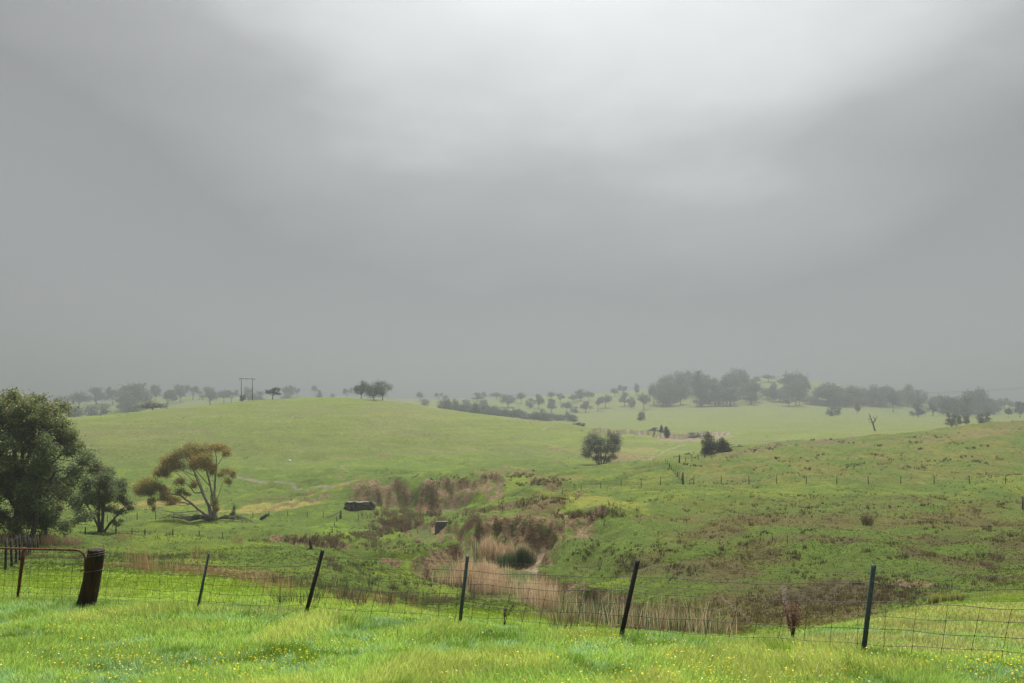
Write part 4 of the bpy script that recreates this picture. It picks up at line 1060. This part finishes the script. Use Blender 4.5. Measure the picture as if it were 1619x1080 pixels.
stems = [
 [(336,823,5.5),(331,800,4,-2),(321,778,3,-4),(312,752,1.9,-6),(303,728,.9,-6)], [(340,823,5),(338,795,3.6),(331,768,2.5,4),(324,742,1.6,6),(318,720,.8,6)],
 [(341,823,4.4),(337,785,3,6),(338,760,2.2,6),(341,735,1.5,4),(341,712,.7)], [(341,738,1.1,4),(350,726,.8),(358,717,.5)],
 [(335,822,4.4),(322,810,3.5,-4),(306,795,2.8,-8),(288,782,2.2,-8),(264,778,1.4,-8),(242,772,.8,-8)], [(306,796,1.6,-8),(286,792,1.2,-12),(268,790,.7,-12)],
 [(320,778,2,-4),(306,780,1.5,4),(296,768,1.2,6),(280,752,.9,8),(264,742,.5,8)], [(325,786,1.6),(310,755,1.1,8),(292,732,.6,10)], [(331,768,1.4),(310,740,.8,-8),(296,722,.5,-8)],
 [(334,800,1.5),(336,770,1.1,-6),(331,745,.6,-6)], [(340,800,.9),(350,770,.6),(357,750,.35)], [(312,752,1.0,-6),(290,742,.6,-9),(276,732,.35,-9)], [(318,770,1.0,-3),(300,752,.7,-6),(284,738,.4,-6)], [(328,757,.9,5),(334,742,.6,5),(330,728,.3,5)]]
stems = [[(p[0], p[1], p[2] * (.62 if p[1] < 815 else .8)) + tuple(p[3:]) for p in st] for st in stems]
leanroot, lb, lk = hero('gum_tree', 'leaning gum with a reddish olive windswept crown and several bare slanting limbs', 338, 823, 85, stems, cls, 52000, .16, OLV, M_PALEBARK, depth=1.0, sub=9, subr=.42)
# fallen limbs around its foot
def debris(name, label, x0, y0, ang0, ang1, n, L, seed):
    r = random.Random(seed)
    p = hit(x0, y0, 80); root = tb = TB(); o3 = np.array(p)
    for _ in range(n):
        a = r.uniform(ang0, ang1); l_ = L * r.uniform(.35, 1); h0 = r.uniform(.15, .7); pts = []
        for t_ in np.linspace(0, 1, 6):
            X_ = p[0] + math.cos(a) * l_ * t_ + r.uniform(-.15, .15); Y_ = p[1] + math.sin(a) * l_ * .5 * t_ + r.uniform(-.25, .25)
            pts.append((X_, Y_, float(gz(X_, Y_)) + .10 + h0 * 4 * t_ * (1 - t_) + r.uniform(0, .16) + .35 * h0 * t_))
        tb.tube(pts, np.linspace(r.uniform(.05, .12), .018, 6), 5)
        for b in range(5):
            i = r.randint(1, 5); q0 = np.array(pts[i]); e = q0 + np.array([r.uniform(-1, 1) * 1.1, r.uniform(-.6, .6), r.uniform(-.05, .55)])
            e[2] = max(e[2], float(gz(e[0], e[1])) + .03)
            tb.tube([q0, (q0 + e) / 2, e], [.03, .022, .012], 4)
    o_ = tb.obj('fallen_branches', M_DEADWOOD, origin=o3); o_.location = p
    tag(o_, label, 'fallen branches')
debris('fallen_branches', 'spread of grey dead branches lying left of the leaning gum foot', 330, 824, math.pi - .45, math.pi + .25, 16, 8.5, 5)
debris('fallen_branches', 'dark dead limbs lying to the right of the leaning gum foot', 345, 822, -.5, .25, 11, 6.2, 9)
hero('sapling', 'narrow dark conical sapling among the dead limbs right of the leaning gum', 369, 822, 85, [[(369,822,.8),(369,812,.6),(370,802,.3)]], [(369,812,4,3.5),(370,806,2.5,3.5),(370,801,1.5,2),(366,814,3,2)], 700, .15, GUM, M_BARK, 'sapling', depth=.2)
# gum in the middle distance
cls = [(938,694,10,6),(930,702,8,7),(944,703,9,8),(926,713,7,7),(936,714,9,7),(947,714,7,6),(951,700,6,6),(968,691,9,6),(974,699,9,7),(962,702,7,7),(976,708,6,6),(966,713,9,7),(956,712,5,5),(930,722,5,4),(968,723,7,4),(942,726,6,4),(960,728,7,3),(948,722,5,4),(955,724,5,4)]
hero('gum_tree', 'lone dark gum with two round crown lobes on the rise left of the corner post', 952, 734, 190, [[(948,735,1.6),(944,722,1.1),(938,700,.6)], [(951,735,1.5),(950,718,1),(949,700,.5)], [(954,735,1.6),(958,718,1.1),(967,698,.6)], [(947,734,1),(938,725,.7),(930,714,.4)], [(956,734,1),(964,724,.7),(972,710,.4)]], cls, 14000, .27, [(.065, .075, .045), (.11, .12, .06), (.12, .10, .04)], M_PALEBARK, depth=1.5, sub=10, subr=.42)
hero('shrub', 'dark pointed bush, left of the pair behind the far corner fence', 1119, 717, 150, [[(1119,718,1.4),(1120,700,.6)]], [(1120,692,6,5),(1117,700,8,6),(1123,700,7,6),(1115,709,6,6),(1123,710,8,7),(1128,706,5,5),(1114,714,5,4)], 3500, .32, [(.05,.06,.03),(.08,.09,.04),(.10,.08,.035)], M_BARK, 'shrub', depth=1)
hero('shrub', 'rounder duller bush, right of the pair behind the far corner fence', 1141, 715, 150, [[(1141,717,1.4),(1142,702,.6)]], [(1142,698,6,5),(1137,705,8,5),(1147,706,7,6),(1134,711,6,5),(1145,712,9,5),(1152,712,5,4)], 3500, .32, [(.06,.065,.035),(.085,.09,.045),(.11,.08,.04)], M_BARK, 'shrub', depth=1)
T(1164, 714, 704, 16, 'bush', 'small low bush second right of the dark pair behind the far fence', None, 225, 'bush', 255)
T(1178, 712, 704, 12, 'bush', 'tiny green bush third right of the dark pair behind the far fence', None, 225, 'bush', 262)
T(1197, 711, 703, 14, 'bush', 'tiny bush farthest right of the dark pair, on the shoulder of the right slope', None, 225, 'bush', 268)
T(1249, 706, 696, 13, 'bush', 'small grey bush poking over the crest of the right slope', None, 225, 'bush', 285)
# dead tree
x0, y0, z0 = (1384 - CX) / F * 400, 400, 0
y0 = 400; z0 = float(gz((1384 - CX) / F * y0, y0)); x0 = (1384 - CX) / F * y0
k = y0 / F; py0 = CY - F * z0 / y0
tb = TB()
def dl(pts): tb.tube([((p[0] - 1384) * k, 0, (py0 - p[1]) * k) for p in pts], [p[2] * k for p in pts], 6)
dl([(1384,py0+1,1.7),(1383,680,1.4),(1380,669,1.1),(1376,660,.8),(1373,653,.4)]); dl([(1380,670,1.0),(1384,664,.8),(1387,657,.35)]); dl([(1377,662,.6),(1374,664,.4),(1373,661,.2)])
dl([(1384,664,.6),(1381,660,.4),(1382,657,.2)]); dl([(1379,668,.6),(1375,668,.35),(1373,666,.2)]); dl([(1386,660,.4),(1388,660,.2)]); dl([(1376,659,.4),(1378,656,.2)])
o = tb.obj('dead_tree', M_DEADWOOD); o.location = (x0, y0, z0); tag(o, 'bare forked dead trunk alone on the misty plain behind the right slope', 'dead tree')

# ------------------------------------------------------------------ front fence
def star_picket(name, parent, base, top, mat, w=.034, label=None):
    """steel picket of Y section from base to top"""
    b, t_ = np.array(base, float), np.array(top, float); ax = (t_ - b); L = np.linalg.norm(ax); ax /= L
    A = np.cross(ax, [0, 1, 0]); A /= np.linalg.norm(A); B = np.cross(ax, A)
    th = .006; prof = []
    for k in range(3):
        a = R(-90 + 120 * k); d = np.array([math.cos(a), math.sin(a)]); nrm = np.array([-d[1], d[0]])
        a2 = R(-90 + 120 * k + 60); d2 = np.array([math.cos(a2), math.sin(a2)])
        prof += [d * w - nrm * th, d * w + nrm * th, d2 * th * 2]
    V_ = []; 
    for c, s_ in ((b - ax * .25, 1), (t_, 1)):
        for p in prof: V_.append(c + A * p[0] + B * p[1])
    n_ = len(prof); Q_ = [[i, (i + 1) % n_, (i + 1) % n_ + n_, i + n_] for i in range(n_)]
    tris = [[n_ + 8, n_ + 0, n_ + 1, n_ + 2], [n_ + 2, n_ + 3, n_ + 4, n_ + 5], [n_ + 5, n_ + 6, n_ + 7, n_ + 8]]
    V_ = np.array(V_); 
    f3 = np.array([[n_ + 2, n_ + 5, n_ + 8]])
    o_ = link(name, mesh_np(name, V_ - b, [np.array(Q_ + tris), f3], mat), parent)
    o_.location = b - np.array(parent.location)
    if label: o_['label'] = label
    return o_
pk = [  # (base px, base py, top px, top py, Y, material, width, label)
 (312,966,334,875,17.1,M_GREENST,.029,'thin grey green leaning post'), (482,980,513,870,14.5,M_BLACK,.038,'black post with the strongest lean'),
 (726,995,740,879,13.4,M_GREENST,.031,'grey green post in the middle'), (980,1017,1006,886,11.8,M_BLACK,.037,'black leaning post right of centre'),
 (1363,1045,1374,893,10.3,M_GREENST,.036,'dark green nearly upright post')]
fence = empty('wire_fence', (-.9, 13.3, -3.7)); tag(fence, 'sagging wire mesh fence on five leaning steel posts across the foreground', 'fence')
ends = []
op_base = ((141 - CX) / F * 17.6, 17.6)
ends.append((np.array([op_base[0] + .17, 17.6, (CY - 955) / F * 17.6]), np.array([(156 - CX) / F * 17.6, 17.6, (CY - 866) / F * 17.6])))
for bx, by, tx, ty, Y_, m_, w_, lb_ in pk:
    gx = (bx - CX) / F * Y_; b_ = np.array([gx, Y_, float(gz(gx, Y_))])
    t_ = np.array([(tx - CX) / F * Y_, Y_ - .12, (CY - ty) / F * (Y_ - .12)])
    star_picket('post', fence, b_, t_, m_, w_, lb_); ends.append((b_, t_))
for gx, Y_ in ((7.35, 9.1), (10.4, 8.2)):
    b_ = np.array([gx, Y_, float(gz(gx, Y_))]); star_picket('post', fence, b_, b_ + [.12, 0, 1.22], M_BLACK, .04); ends.append((b_, b_ + np.array([.12, 0, 1.22])))
org = np.array(fence.location)
def fpt(s, t_):
    """point on the fence: s runs post to post, t_ from ground (0) to post top (1)"""
    i = min(int(s), len(ends) - 2); f = s - i
    a = ends[i][0] * (1 - t_) + ends[i][1] * t_; b_ = ends[i + 1][0] * (1 - t_) + ends[i + 1][1] * t_
    p = a * (1 - f) + b_ * f
    L = np.linalg.norm(b_ - a); p = p + np.array([0, 0, -.012 * L * 4 * f * (1 - f) * (.5 + .8 * t_)])
    p[2] += .012 * math.sin(s * 9.1 + t_ * 17) + .008 * math.sin(s * 23 + t_ * 7)
    p[1] += .02
    return p
ns = len(ends) - 1
WR = .0040
for t_, r_, nm in ((.93, .6, 'plain_wire'), (.80, 1.05, 'barbed_wire'), (.695, .6, 'plain_wire')):
    tb = TB(); tb.tube([fpt(s_, t_) - org for s_ in np.linspace(0, ns, ns * 12 + 1)], WR * r_, 4)
    if nm == 'barbed_wire':
        for s_ in np.arange(.02, ns, .045):
            q0 = fpt(s_, t_) - org; tb.tube([q0 + [-.012, 0, -.014], q0, q0 + [.010, .01, .015]], .0016, 3, False)
    tb.obj(nm, M_WIRE, fence)
tb = TB()
heights = [.615, .47, .325, .17, .03]
for t_ in heights: tb.tube([fpt(s_, t_) - org for s_ in np.linspace(0, ns, ns * 14 + 1)], WR * (1.05 if t_ in (.615, .325) else .8), 4)
s_ = 0.08
while s_ < ns - .02:
    i = int(s_); L = np.linalg.norm(ends[i + 1][0] - ends[i][0])
    off = .05 * math.sin(s_ * 6) * (1 if s_ < 2.2 else .25)
    bend = [0, .3, .75, 1.05, 1.0]
    tb.tube([fpt(min(ns, max(0, s_ + off * (1 - bend[j]) / L * 3)), h_) - org + np.array([random.uniform(-.006, .006), 0, 0]) for j, h_ in enumerate(heights)], WR * .75, 4)
    for j, h_ in enumerate(heights):
        q0 = fpt(min(ns, max(0, s_ + off * (1 - bend[j]) / L * 3)), h_) - org; tb.tube([q0 + [0, 0, -.01], q0 + [0, 0, .01]], .0048, 4)
    s_ += .33 / L
tb.obj('wire_mesh', M_WIRE, fence)

# old timber strainer post
Y_ = 17.45
cpts = [(134,964,14.5),(138,950,14),(142,935,13.4),(146,915,13),(149,895,12.8),(151,880,12.8),(152.5,868.5,12.4)]
P = np.array([((p[0] - CX) / F * Y_, Y_, (CY - p[1]) / F * Y_) for p in cpts]); rad = np.array([p[2] for p in cpts]) / F * Y_
tt_ = np.linspace(0, 6, 40); Pc = np.stack([np.interp(tt_, range(7), P[:, i]) for i in range(3)], -1); rc = np.interp(tt_, range(7), rad)
# smooth the bend
for _ in range(12): Pc[1:-1] = .25 * Pc[:-2] + .5 * Pc[1:-1] + .25 * Pc[2:]
sides = 40; a_ = np.arange(sides) * 2 * np.pi / sides
AA = np.repeat(a_[None], 40, 0); TT = np.repeat(tt_[:, None], sides, 1)
rr_ = rc[:, None] * (1 + .10 * fbm(np.cos(AA) * 2.2 + 5, np.sin(AA) * 2.2 + TT * .15, 5, 4) + .05 * fbm(AA * 6, TT * .5, 8, 2) + .03 * np.cos(AA * 3))
Vp = np.stack([Pc[:, 0:1] + rr_ * np.cos(AA), Pc[:, 1:2] + rr_ * np.sin(AA), Pc[:, 2:3] + 0 * AA], -1)
Vp[-1, :, 2] += .035 * fbm(np.cos(a_) * 3, np.sin(a_) * 3, 6, 3) - .02 * np.cos(a_)
inner = Pc[-1] * 1.0; rings_ = [Vp.reshape(-1, 3)]
for f_ in (.7, .35, .05):
    rr2 = rr_[-1] * f_; rings_.append(np.stack([inner[0] + rr2 * np.cos(a_), inner[1] + rr2 * np.sin(a_), inner[2] - .02 + .04 * fbm(np.cos(a_) * 4 * f_, np.sin(a_) * 4 * f_, 7, 3) - .02 * np.cos(a_) * f_], -1))
Va = np.concatenate(rings_); nr_ = 43
i_ = np.arange(nr_ - 1)[:, None] * sides + np.arange(sides)[None]; j_ = np.arange(nr_ - 1)[:, None] * sides + (np.arange(sides)[None] + 1) % sides
Qa = np.stack([i_, j_, j_ + sides, i_ + sides], -1).reshape(-1, 4)
pb = np.array([P[0][0], Y_, float(gz(P[0][0], Y_))])
post = empty('strainer_post', pb); tag(post, 'thick old dark timber post, bent and weathered, between the gate and the wire fence', 'post')
link('timber', mesh_np('timber', Va - pb, [Qa], M_OLDPOST, smooth=True), post)
for ti_, rk in ((36, .0035), (34, .0035), (24, .003)):
    tb = TB(); c_ = Pc[ti_]; tb.tube([c_ - pb + np.array([math.cos(a) * rc[ti_] * 1.1, math.sin(a) * rc[ti_] * 1.1, .02 * math.cos(a * 1) ]) for a in np.linspace(0, 6.283, 25)], rk, 5, False)
    tb.obj('tie_wire', noisy_mat('tie_wire', (.12, .11, .10), (.25, .22, .2), 20, (1, 1, 1), .5, .1) if ti_ == 36 else bpy.data.materials['tie_wire'], post)

# gate
Yg = 18.0
def gp(px, py, dy=0): return np.array([(px - CX) / F * Yg, Yg + dy, (CY - py) / F * Yg])
go = gp(30, 952)
gate = empty('farm_gate', go); tag(gate, 'rusty tube gate with square wire mesh at the lower left', 'gate')
tb = TB(); pts = [gp(-130, 862), gp(-60, 865), gp(0, 867), gp(60, 868.5), gp(118, 869.5), gp(126, 871), gp(131.5, 875), gp(134.5, 881), gp(135, 890), gp(133, 915), gp(129, 940), gp(126, 951), gp(120, 955), gp(60, 957), gp(-60, 955), gp(-130, 953)]
tb.tube([p - go for p in pts], .024, 10); tb.tube([gp(-130, 862) - go, gp(-131, 905) - go, gp(-130, 953) - go], .024, 10)
tb.obj('frame', M_RUST, gate)
tb = TB(); tb.tube([gp(38, 866) - go, gp(35, 890) - go, gp(31, 918) - go, gp(27, 951) - go], [.045, .04, .033, .026], 8); o = tb.obj('stay', M_RUST, gate)
tb = TB()
for py in (881.5, 891, 900.5, 909.5, 919, 928.5, 938, 947.5): tb.tube([gp(a, py + (a - 60) * .035 + .5 * math.sin(a * .13), .02) - go for a in np.arange(-130, 136, 7.0)], .0036, 4)
for a in np.arange(-124, 133, 13.2): tb.tube([gp(a + .5 * math.sin(py) - (py - 880) * .085 + 1.5, py + (a - 60) * .035, .02) - go for py in np.linspace(881, 955, 9)], .0036, 4)
tb.obj('mesh', M_WIRE, gate)
tb = TB(); tb.tube([gp(135, 890, -.03) - go, gp(127, 891, -.03) - go, gp(127, 893.5, -.03) - go, gp(135, 893.5, -.03) - go], .008, 5); tb.tube([gp(136, 900, -.03) - go, gp(129, 901.5, -.03) - go, gp(128, 903, -.03) - go, gp(136, 902, -.03) - go], .009, 5)
tb.obj('latch', M_RUST, gate)
tb = TB(); tb.tube([gp(85, 870, -.02) - go, gp(88, 866, -.02) - go, gp(92, 864, -.01) - go], .006, 4); tb.tube([gp(84, 867, 0) - go, gp(86, 871.5, -.03) - go, gp(88, 868, 0) - go], .005, 4)
tb.obj('wire_twist', M_WIRE, gate)

# ------------------------------------------------------------------ the other fences
def fence_line(label, posts, ymin, ymax, mat, wires=(.95, .7, .45, .2), wr=.006, rough=0, name='wire_fence', hgt=None, Ys=None, gl=None):
    """posts: (px, base py, top py, radius m)"""
    pos = []
    for i, (px, b, t_, r_) in enumerate(posts):
        if Ys: y = Ys[i]; x = (px - CX) / F * y; z = float(gz(x, y))
        else: x, y, z = hit(px, b, ymin, ymax)
        h_ = (b - t_) / F * y if hgt is None else hgt
        pos.append((np.array([x, y, z]), h_, r_))
    mid = pos[len(pos) // 2][0]; root = empty(name, mid); tag(root, label, 'fence', gl)
    for p, h_, r_ in pos:
        tb = TB(); l1, l2 = random.uniform(-.05, .05) * h_, random.uniform(-.04, .04) * h_
        tb.tube([(0, 0, -.25), (l1 * .5, l2 * .5, h_ * .5), (l1, l2, h_)], [r_ * 1.05, r_, r_ * .92], 6); o_ = tb.obj('post', mat, root); o_.location = p - mid
    for w_ in wires:
        tb = TB(); pts = []
        for (a, ha, _), (b, hb, _2) in zip(pos[:-1], pos[1:]):
            for f in (0, .25, .5, .75):
                q0 = (a + [0, 0, ha * w_]) * (1 - f) + (b + [0, 0, hb * w_]) * f
                if f: q0[2] = max(q0[2] - .05 * f * (1 - f) * 4, float(gz(q0[0], q0[1])) + .06)
                pts.append(q0 - mid)
        pts.append(pos[-1][0] + [0, 0, pos[-1][1] * w_] - mid)
        tb.tube(pts, wr, 3, False); tb.obj('wire', M_WIRE, root)
    return root
fence_line('row of closely spaced dark posts running back from behind the gate to the huge tree',
 [(8,901,852,.045),(18.5,899,853,.045),(25,895,850,.045),(31,893,852,.04),(37,889,851,.045),(41,885,849,.04),(45,879,847,.04),(48.5,873,845,.045),(53,866,843,.045),(56,863,840,.045),(60,860,838,.05),(63,858,837,.05),(66,856,836,.06)], 22, 74, M_DARKPOST, wr=.005, Ys=[31,32.5,34.5,36.5,39,41.5,44.5,48,53,57,60,64,68])
fence_line('far wire fence with evenly spaced thin posts across the right slope',
 [(1080,766,747,.15)] + [(px, 765, 752, .055) for px in (1097,1140,1184,1228,1275,1323,1373,1424,1477,1533,1590,1650)], 85, 175, M_FARPOST, wr=.007)
fence_line('wire fence dropping left from the corner post towards the creek',
 [(1080,766,750,.08),(1044,767,755,.05),(1014,768,756,.05),(982,769,758,.05),(950,772,761,.05),(919,775,764,.05),(889,782,772,.05),(858,792,782,.05),(827,799,788,.055),(795,806,796,.05),(766,811,801,.05),(737,816,806,.05)], 80, 175, M_FARPOST, wr=.007)
zz = [(1080 - i * 3.1, 766 - i * 3.9, 0, .05 + .05 * (i in (3, 7))) for i in range(10)]
fence_line('fence of tightly set posts climbing away from the corner post', [(a, b, b - 9.5 + i * .35, r_) for i, (a, b, _, r_) in enumerate(zz)], 100, 230, M_FARPOST, wr=.005)
fence_line('short far fence running right from a lone corner post behind the grass rise', [(1074,732,719,.16),(1084,730,722,.06),(1094,729,721,.06),(1104,727,719,.06),(1114,724,717,.06)], 150, 250, M_FARPOST, wr=.009, wires=(.9, .5))
fence_line('low wire fence left of the creek ending at a braced strainer post',
 [(130,826,812,.05),(170,825,812,.05),(217,822,810,.06),(246,822,808,.05),(275,821,810,.05),(320,820,809,.05),(366,819,808,.05),(400,818,808,.05),(425,817,808,.06),(455,817,808,.05),(486,817,808,.05),(511,818,809,.05),(539,819,807,.13)], 88, 150, M_FARPOST, wr=.007)
fence_line('thin fence of small posts below the leaning gum',
 [(135,845,833,.05),(160,845,834,.04),(183,845,834,.04),(209,845,835,.04),(229,846,836,.055),(273,846,836,.055),(315,848,839,.055),(352,850,841,.04)], 70, 110, M_FARPOST, wr=.005)
fence_line('small thin stakes of the fence crossing the creek flat',
 [(539,819,808,.05),(567,823,812,.04),(590,840,824,.05),(635,842,833,.05),(660,843,836,.04),(680,843,836,.04)], 88, 140, M_FARPOST, wr=.005)
fence_line('crooked thin fence running down the mound below the strainer post', [(537,820,812,.05),(532,824,815,.05),(529,833,826,.05),(525,842,834,.05),(521,850,842,.05)], 60, 150, M_FARPOST, wr=.006, wires=(.9,.4))
def single_post(label, px, base, top, r_, ymin, lean=0, name='fence_post', mat=None):
    x, y, z = hit(px, base, ymin); h_ = (base - top) / F * y
    tb = TB(); tb.tube([(0, 0, -.2), (0, 0, 0), (lean * .5, 0, h_ * .5), (lean, .02, h_)], [r_ * 1.05, r_, r_ * .95, r_ * .8], 8); o_ = tb.obj(name, mat or M_FARPOST); o_.location = (x, y, z); tag(o_, label, 'post'); return o_
single_post('short dark leaning stump of a post on the green mound above the strongest leaning picket', 492, 867, 852, .12, 44, -.12, 'old_post')
single_post('dark brown timber post at the right edge of the slope', 1617, 806, 785, .09, 55, .02)
single_post('tiny post sticking out of the bank right of the creek cliff', 955, 831, 825, .04, 60)
single_post('slim stake standing alone on the right slope above the brown bank', 1221, 856, 842, .025, 40)
single_post('thin stake left of the slim one on the right slope', 1245, 860, 845, .02, 40)
x, y, z = hit(539, 819, 88, 150)
tb = TB(); tb.tube([(-.1, 0, 1.0), (-1.3, 0, .4), (-2.2, 0, .05)], .045, 5); o = tb.obj('fence_brace', M_FARPOST); o.location = (x, y, z); tag(o, 'slanting timber brace leaning on the strainer post beside the creek', 'brace')

# ------------------------------------------------------------------ power poles
Yp = 374
rootp = empty('power_pole', ((390 - CX) / F * Yp, Yp, float(gz((390 - CX) / F * Yp, Yp)))); tag(rootp, 'tall twin pole power line frame with a crossarm on the hill crest', 'power pole')
po = np.array(rootp.location)
for px in (381.5, 399):
    x = (px - CX) / F * Yp; z = float(gz(x, Yp)); zt = (CY - 597.5) / F * Yp
    tb = TB(); tb.tube([(0, 0, -.5), (0, 0, (zt - z) * .5), (0, 0, zt - z)], [.21, .18, .14], 8); o = tb.obj('pole', M_FARPOST, rootp); o.location = np.array([x, Yp, z]) - po
zt = (CY - 598.5) / F * Yp - po[2]
tb = TB(); tb.tube([((377.5 - 390) / F * Yp, .25, zt), ((403.5 - 390) / F * Yp, .25, zt - .25)], .13, 6); tb.obj('crossarm', M_FARPOST, rootp)
for px in (378.5, 390, 402.5):
    tb = TB(); x = (px - 390) / F * Yp; tb.tube([(x, .25, zt - .1), (x, .25, zt - 1.0)], .07, 6); tb.obj('insulator', M_GREENST, rootp)
# cable fading into the mist at the right
pa, pb_ = np.array([(1452 - CX) / F * 700, 700, (CY - 621) / F * 700]), np.array([(1760 - CX) / F * 560, 560, (CY - 596) / F * 560])
cab = empty('power_cable', pa); tag(cab, 'faint thin power cables crossing the misty sky at the right edge', 'power cable')
for dz in (0, -1.2):
    tb = TB(); tb.tube([(pb_ - pa) * f + np.array([0, 0, dz - 9 * f * (1 - f)]) for f in np.linspace(0, 1, 24)], .055, 4); tb.obj('cable', M_FARPOST, cab)
for q0, nm in ((pa, 1), (pb_, 2)):
    z = float(gz(q0[0], q0[1])); tb = TB(); tb.tube([(0, 0, -.5), (0, 0, q0[2] - z + .4)], [.22, .15], 8); o = tb.obj('utility_pole', M_FARPOST); o.location = (q0[0], q0[1], z)
    tag(o, 'misty pole hidden among the trees at the left end of the faint cables' if nm == 1 else 'pole carrying the faint cables beyond the right edge', 'power pole')

# ------------------------------------------------------------------ stone and concrete remains
def rough_block(name, label, px0, px1, base, top, depth, ymin, mat, cat, rag=.12, rise=0, Yset=None, rot=0, sink=.5):
    pm = (px0 + px1) / 2
    x, y, z = hit(pm, base, ymin) if Yset is None else ((pm - CX) / F * Yset, Yset, float(gz((pm - CX) / F * Yset, Yset)))
    k = y / F; L = (px1 - px0) * k; H = (base - top) * k
    nx, nz_ = 48, 16; Vb, fb = [], []
    def face(o0, e1, e2, n1_, n2_):
        base_i = sum(len(v) for v in Vb)
        a = np.linspace(0, 1, n1_ + 1); b = np.linspace(0, 1, n2_ + 1); A_, B_ = np.meshgrid(a, b, indexing='ij')
        Vb.append((np.array(o0) + A_[..., None] * np.array(e1) + B_[..., None] * np.array(e2)).reshape(-1, 3))
        ii = np.arange(n1_)[:, None] * (n2_ + 1) + np.arange(n2_)[None]
        fb.append(np.stack([ii, ii + n2_ + 1, ii + n2_ + 2, ii + 1], -1).reshape(-1, 4) + base_i)
    s0 = -sink
    face((-L/2, 0, s0), (L, 0, 0), (0, 0, H - s0), nx, nz_); face((L/2, depth, s0), (-L, 0, 0), (0, 0, H - s0), nx, nz_)
    face((-L/2, 0, H), (L, 0, 0), (0, depth, 0), nx, 8); face((-L/2, depth, s0), (0, -depth, 0), (0, 0, H - s0), 8, nz_); face((L/2, 0, s0), (0, depth, 0), (0, 0, H - s0), 8, nz_)
    Vv = np.concatenate(Vb)
    dx = fbm(Vv[:, 0] * 1.3 + 3, Vv[:, 2] * 1.9 + Vv[:, 1] * 1.1, 11, 4); dz = fbm(Vv[:, 0] * .9, Vv[:, 1] * 1.2 + 7, 12, 4); dy = fbm(Vv[:, 0] * 1.8 + Vv[:, 1], Vv[:, 2] * 2.2, 13, 4)
    edge_ = smooth(np.abs(Vv[:, 0]) / (L / 2), .82, 1.0) * smooth(Vv[:, 2] / H, .3, 1)
    Vv = Vv + np.stack([dx * rag, dy * rag * 1.4, (dz * rag * 1.2 - edge_ * H * .22 + rise * (Vv[:, 0] / L) ) * (Vv[:, 2] > 0)], -1)
    o_ = link(name, mesh_np(name, Vv, [np.concatenate(fb)], mat, smooth=False)); o_.location = (x, y, z); o_.rotation_euler = (0, 0, rot); tag(o_, label, cat); return o_
rough_block('stone_wall', 'long low dark stone block ruin on the far side of the creek flat', 544, 591, 807, 794.5, 1.6, 100, M_STONE, 'ruin', .30)
rough_block('concrete_block', 'grey concrete abutment in the creek bank behind the near plateau', 688, 712, 836, 825, .9, 86, M_CONC, 'abutment', .07, sink=1.2, rot=.15)
x, y, z = hit(458, 729, 180)
bm_s = TB(); bm_s.tube([(0, 0, -.1), (0, 0, .1), (.03, 0, .3), (.03, 0, .42)], [.35, .42, .32, .08], 9); o = bm_s.obj('white_stone', noisy_mat('white_stone', (.5, .5, .48), (.7, .7, .68), 6)); o.location = (x, y, z); tag(o, 'tiny white stone at the foot of the green hill', 'stone')
x, y, z = hit(417, 822, 85)
tb = TB(); tb.tube([(-.7, 0, -.1), (-.4, 0, .25), (.1, 0, .5), (.5, .05, .85), (.75, .05, .95)], [.12, .26, .34, .28, .1], 9); o = tb.obj('tree_stump', M_DEADWOOD); o.location = (x, y, z); tag(o, 'black upturned root stump at the right end of the dead limbs', 'stump')

# ------------------------------------------------------------------ weeds by the fence
def weed(name, label, px, base, top, ymin, n, spread, seed, cols, fill=40, Yset=None):
    r = random.Random(seed)
    x, y, z = hit(px, base, ymin) if Yset is None else ((px - CX) / F * Yset, Yset, float(gz((px - CX) / F * Yset, Yset)))
    H = (CY - top) / F * y - z
    root = empty(name, (x, y, z)); tag(root, label, 'weed'); tb = TB(); cl = []
    for i in range(n):
        a = r.random() * 6.28; s_ = spread * H * r.uniform(.15, 1); h_ = H * r.uniform(.55, 1)
        e = (math.cos(a) * s_, math.sin(a) * s_ * .6, h_); m = (e[0] * .3, e[1] * .3, h_ * .5)
        tb.tube([(0, 0, -.05), m, e], [.009, .006, .003], 4)
        for f in (.55, .7, .85, 1.0):
            cl.append((e[0] * f, e[1] * f, h_ * f, .03, .03, .045))
    tb.obj('stem', M_DEADWOOD, root); link('seed_heads', leaf_mesh('seed_heads', cl, n * fill, .026, cols, M_STRAW, sub=6), root)
weed('dock_weed', 'rusty brown seeding dock plant before the brown slope, left of the dark green post', 1253, 1024, 954, 11.5, 13, .26, 3, [(.12,.05,.035),(.20,.09,.06),(.26,.16,.11)], 90, Yset=13.2)
weed('thistle', 'dead dark branching thistle behind the fence right of the middle post', 797, 1000, 952, 13, 6, .55, 4, [(.035,.028,.018),(.06,.045,.03),(.09,.07,.05)], 30, Yset=15.0)
weed('thistle', 'small dark dead stalk in the foreground grass just right of the middle post', 772, 1016, 999, 10, 2, .12, 6, [(.035,.025,.018),(.06,.03,.02),(.08,.05,.03)], 60, Yset=12.2)
weed('thistle', 'thin dead thistle stalk standing near the right side of the fallen reeds', 1005, 1008, 985, 14, 3, .3, 8, [(.05,.04,.03),(.08,.06,.04),(.1,.08,.05)], 25, Yset=16)
weed('dead_shrub', 'small leafless dark shrub on the pasture below the leaning gum', 266, 856, 845, 50, 8, .6, 11, [(.05,.04,.03),(.07,.06,.04),(.09,.07,.05)], 20)
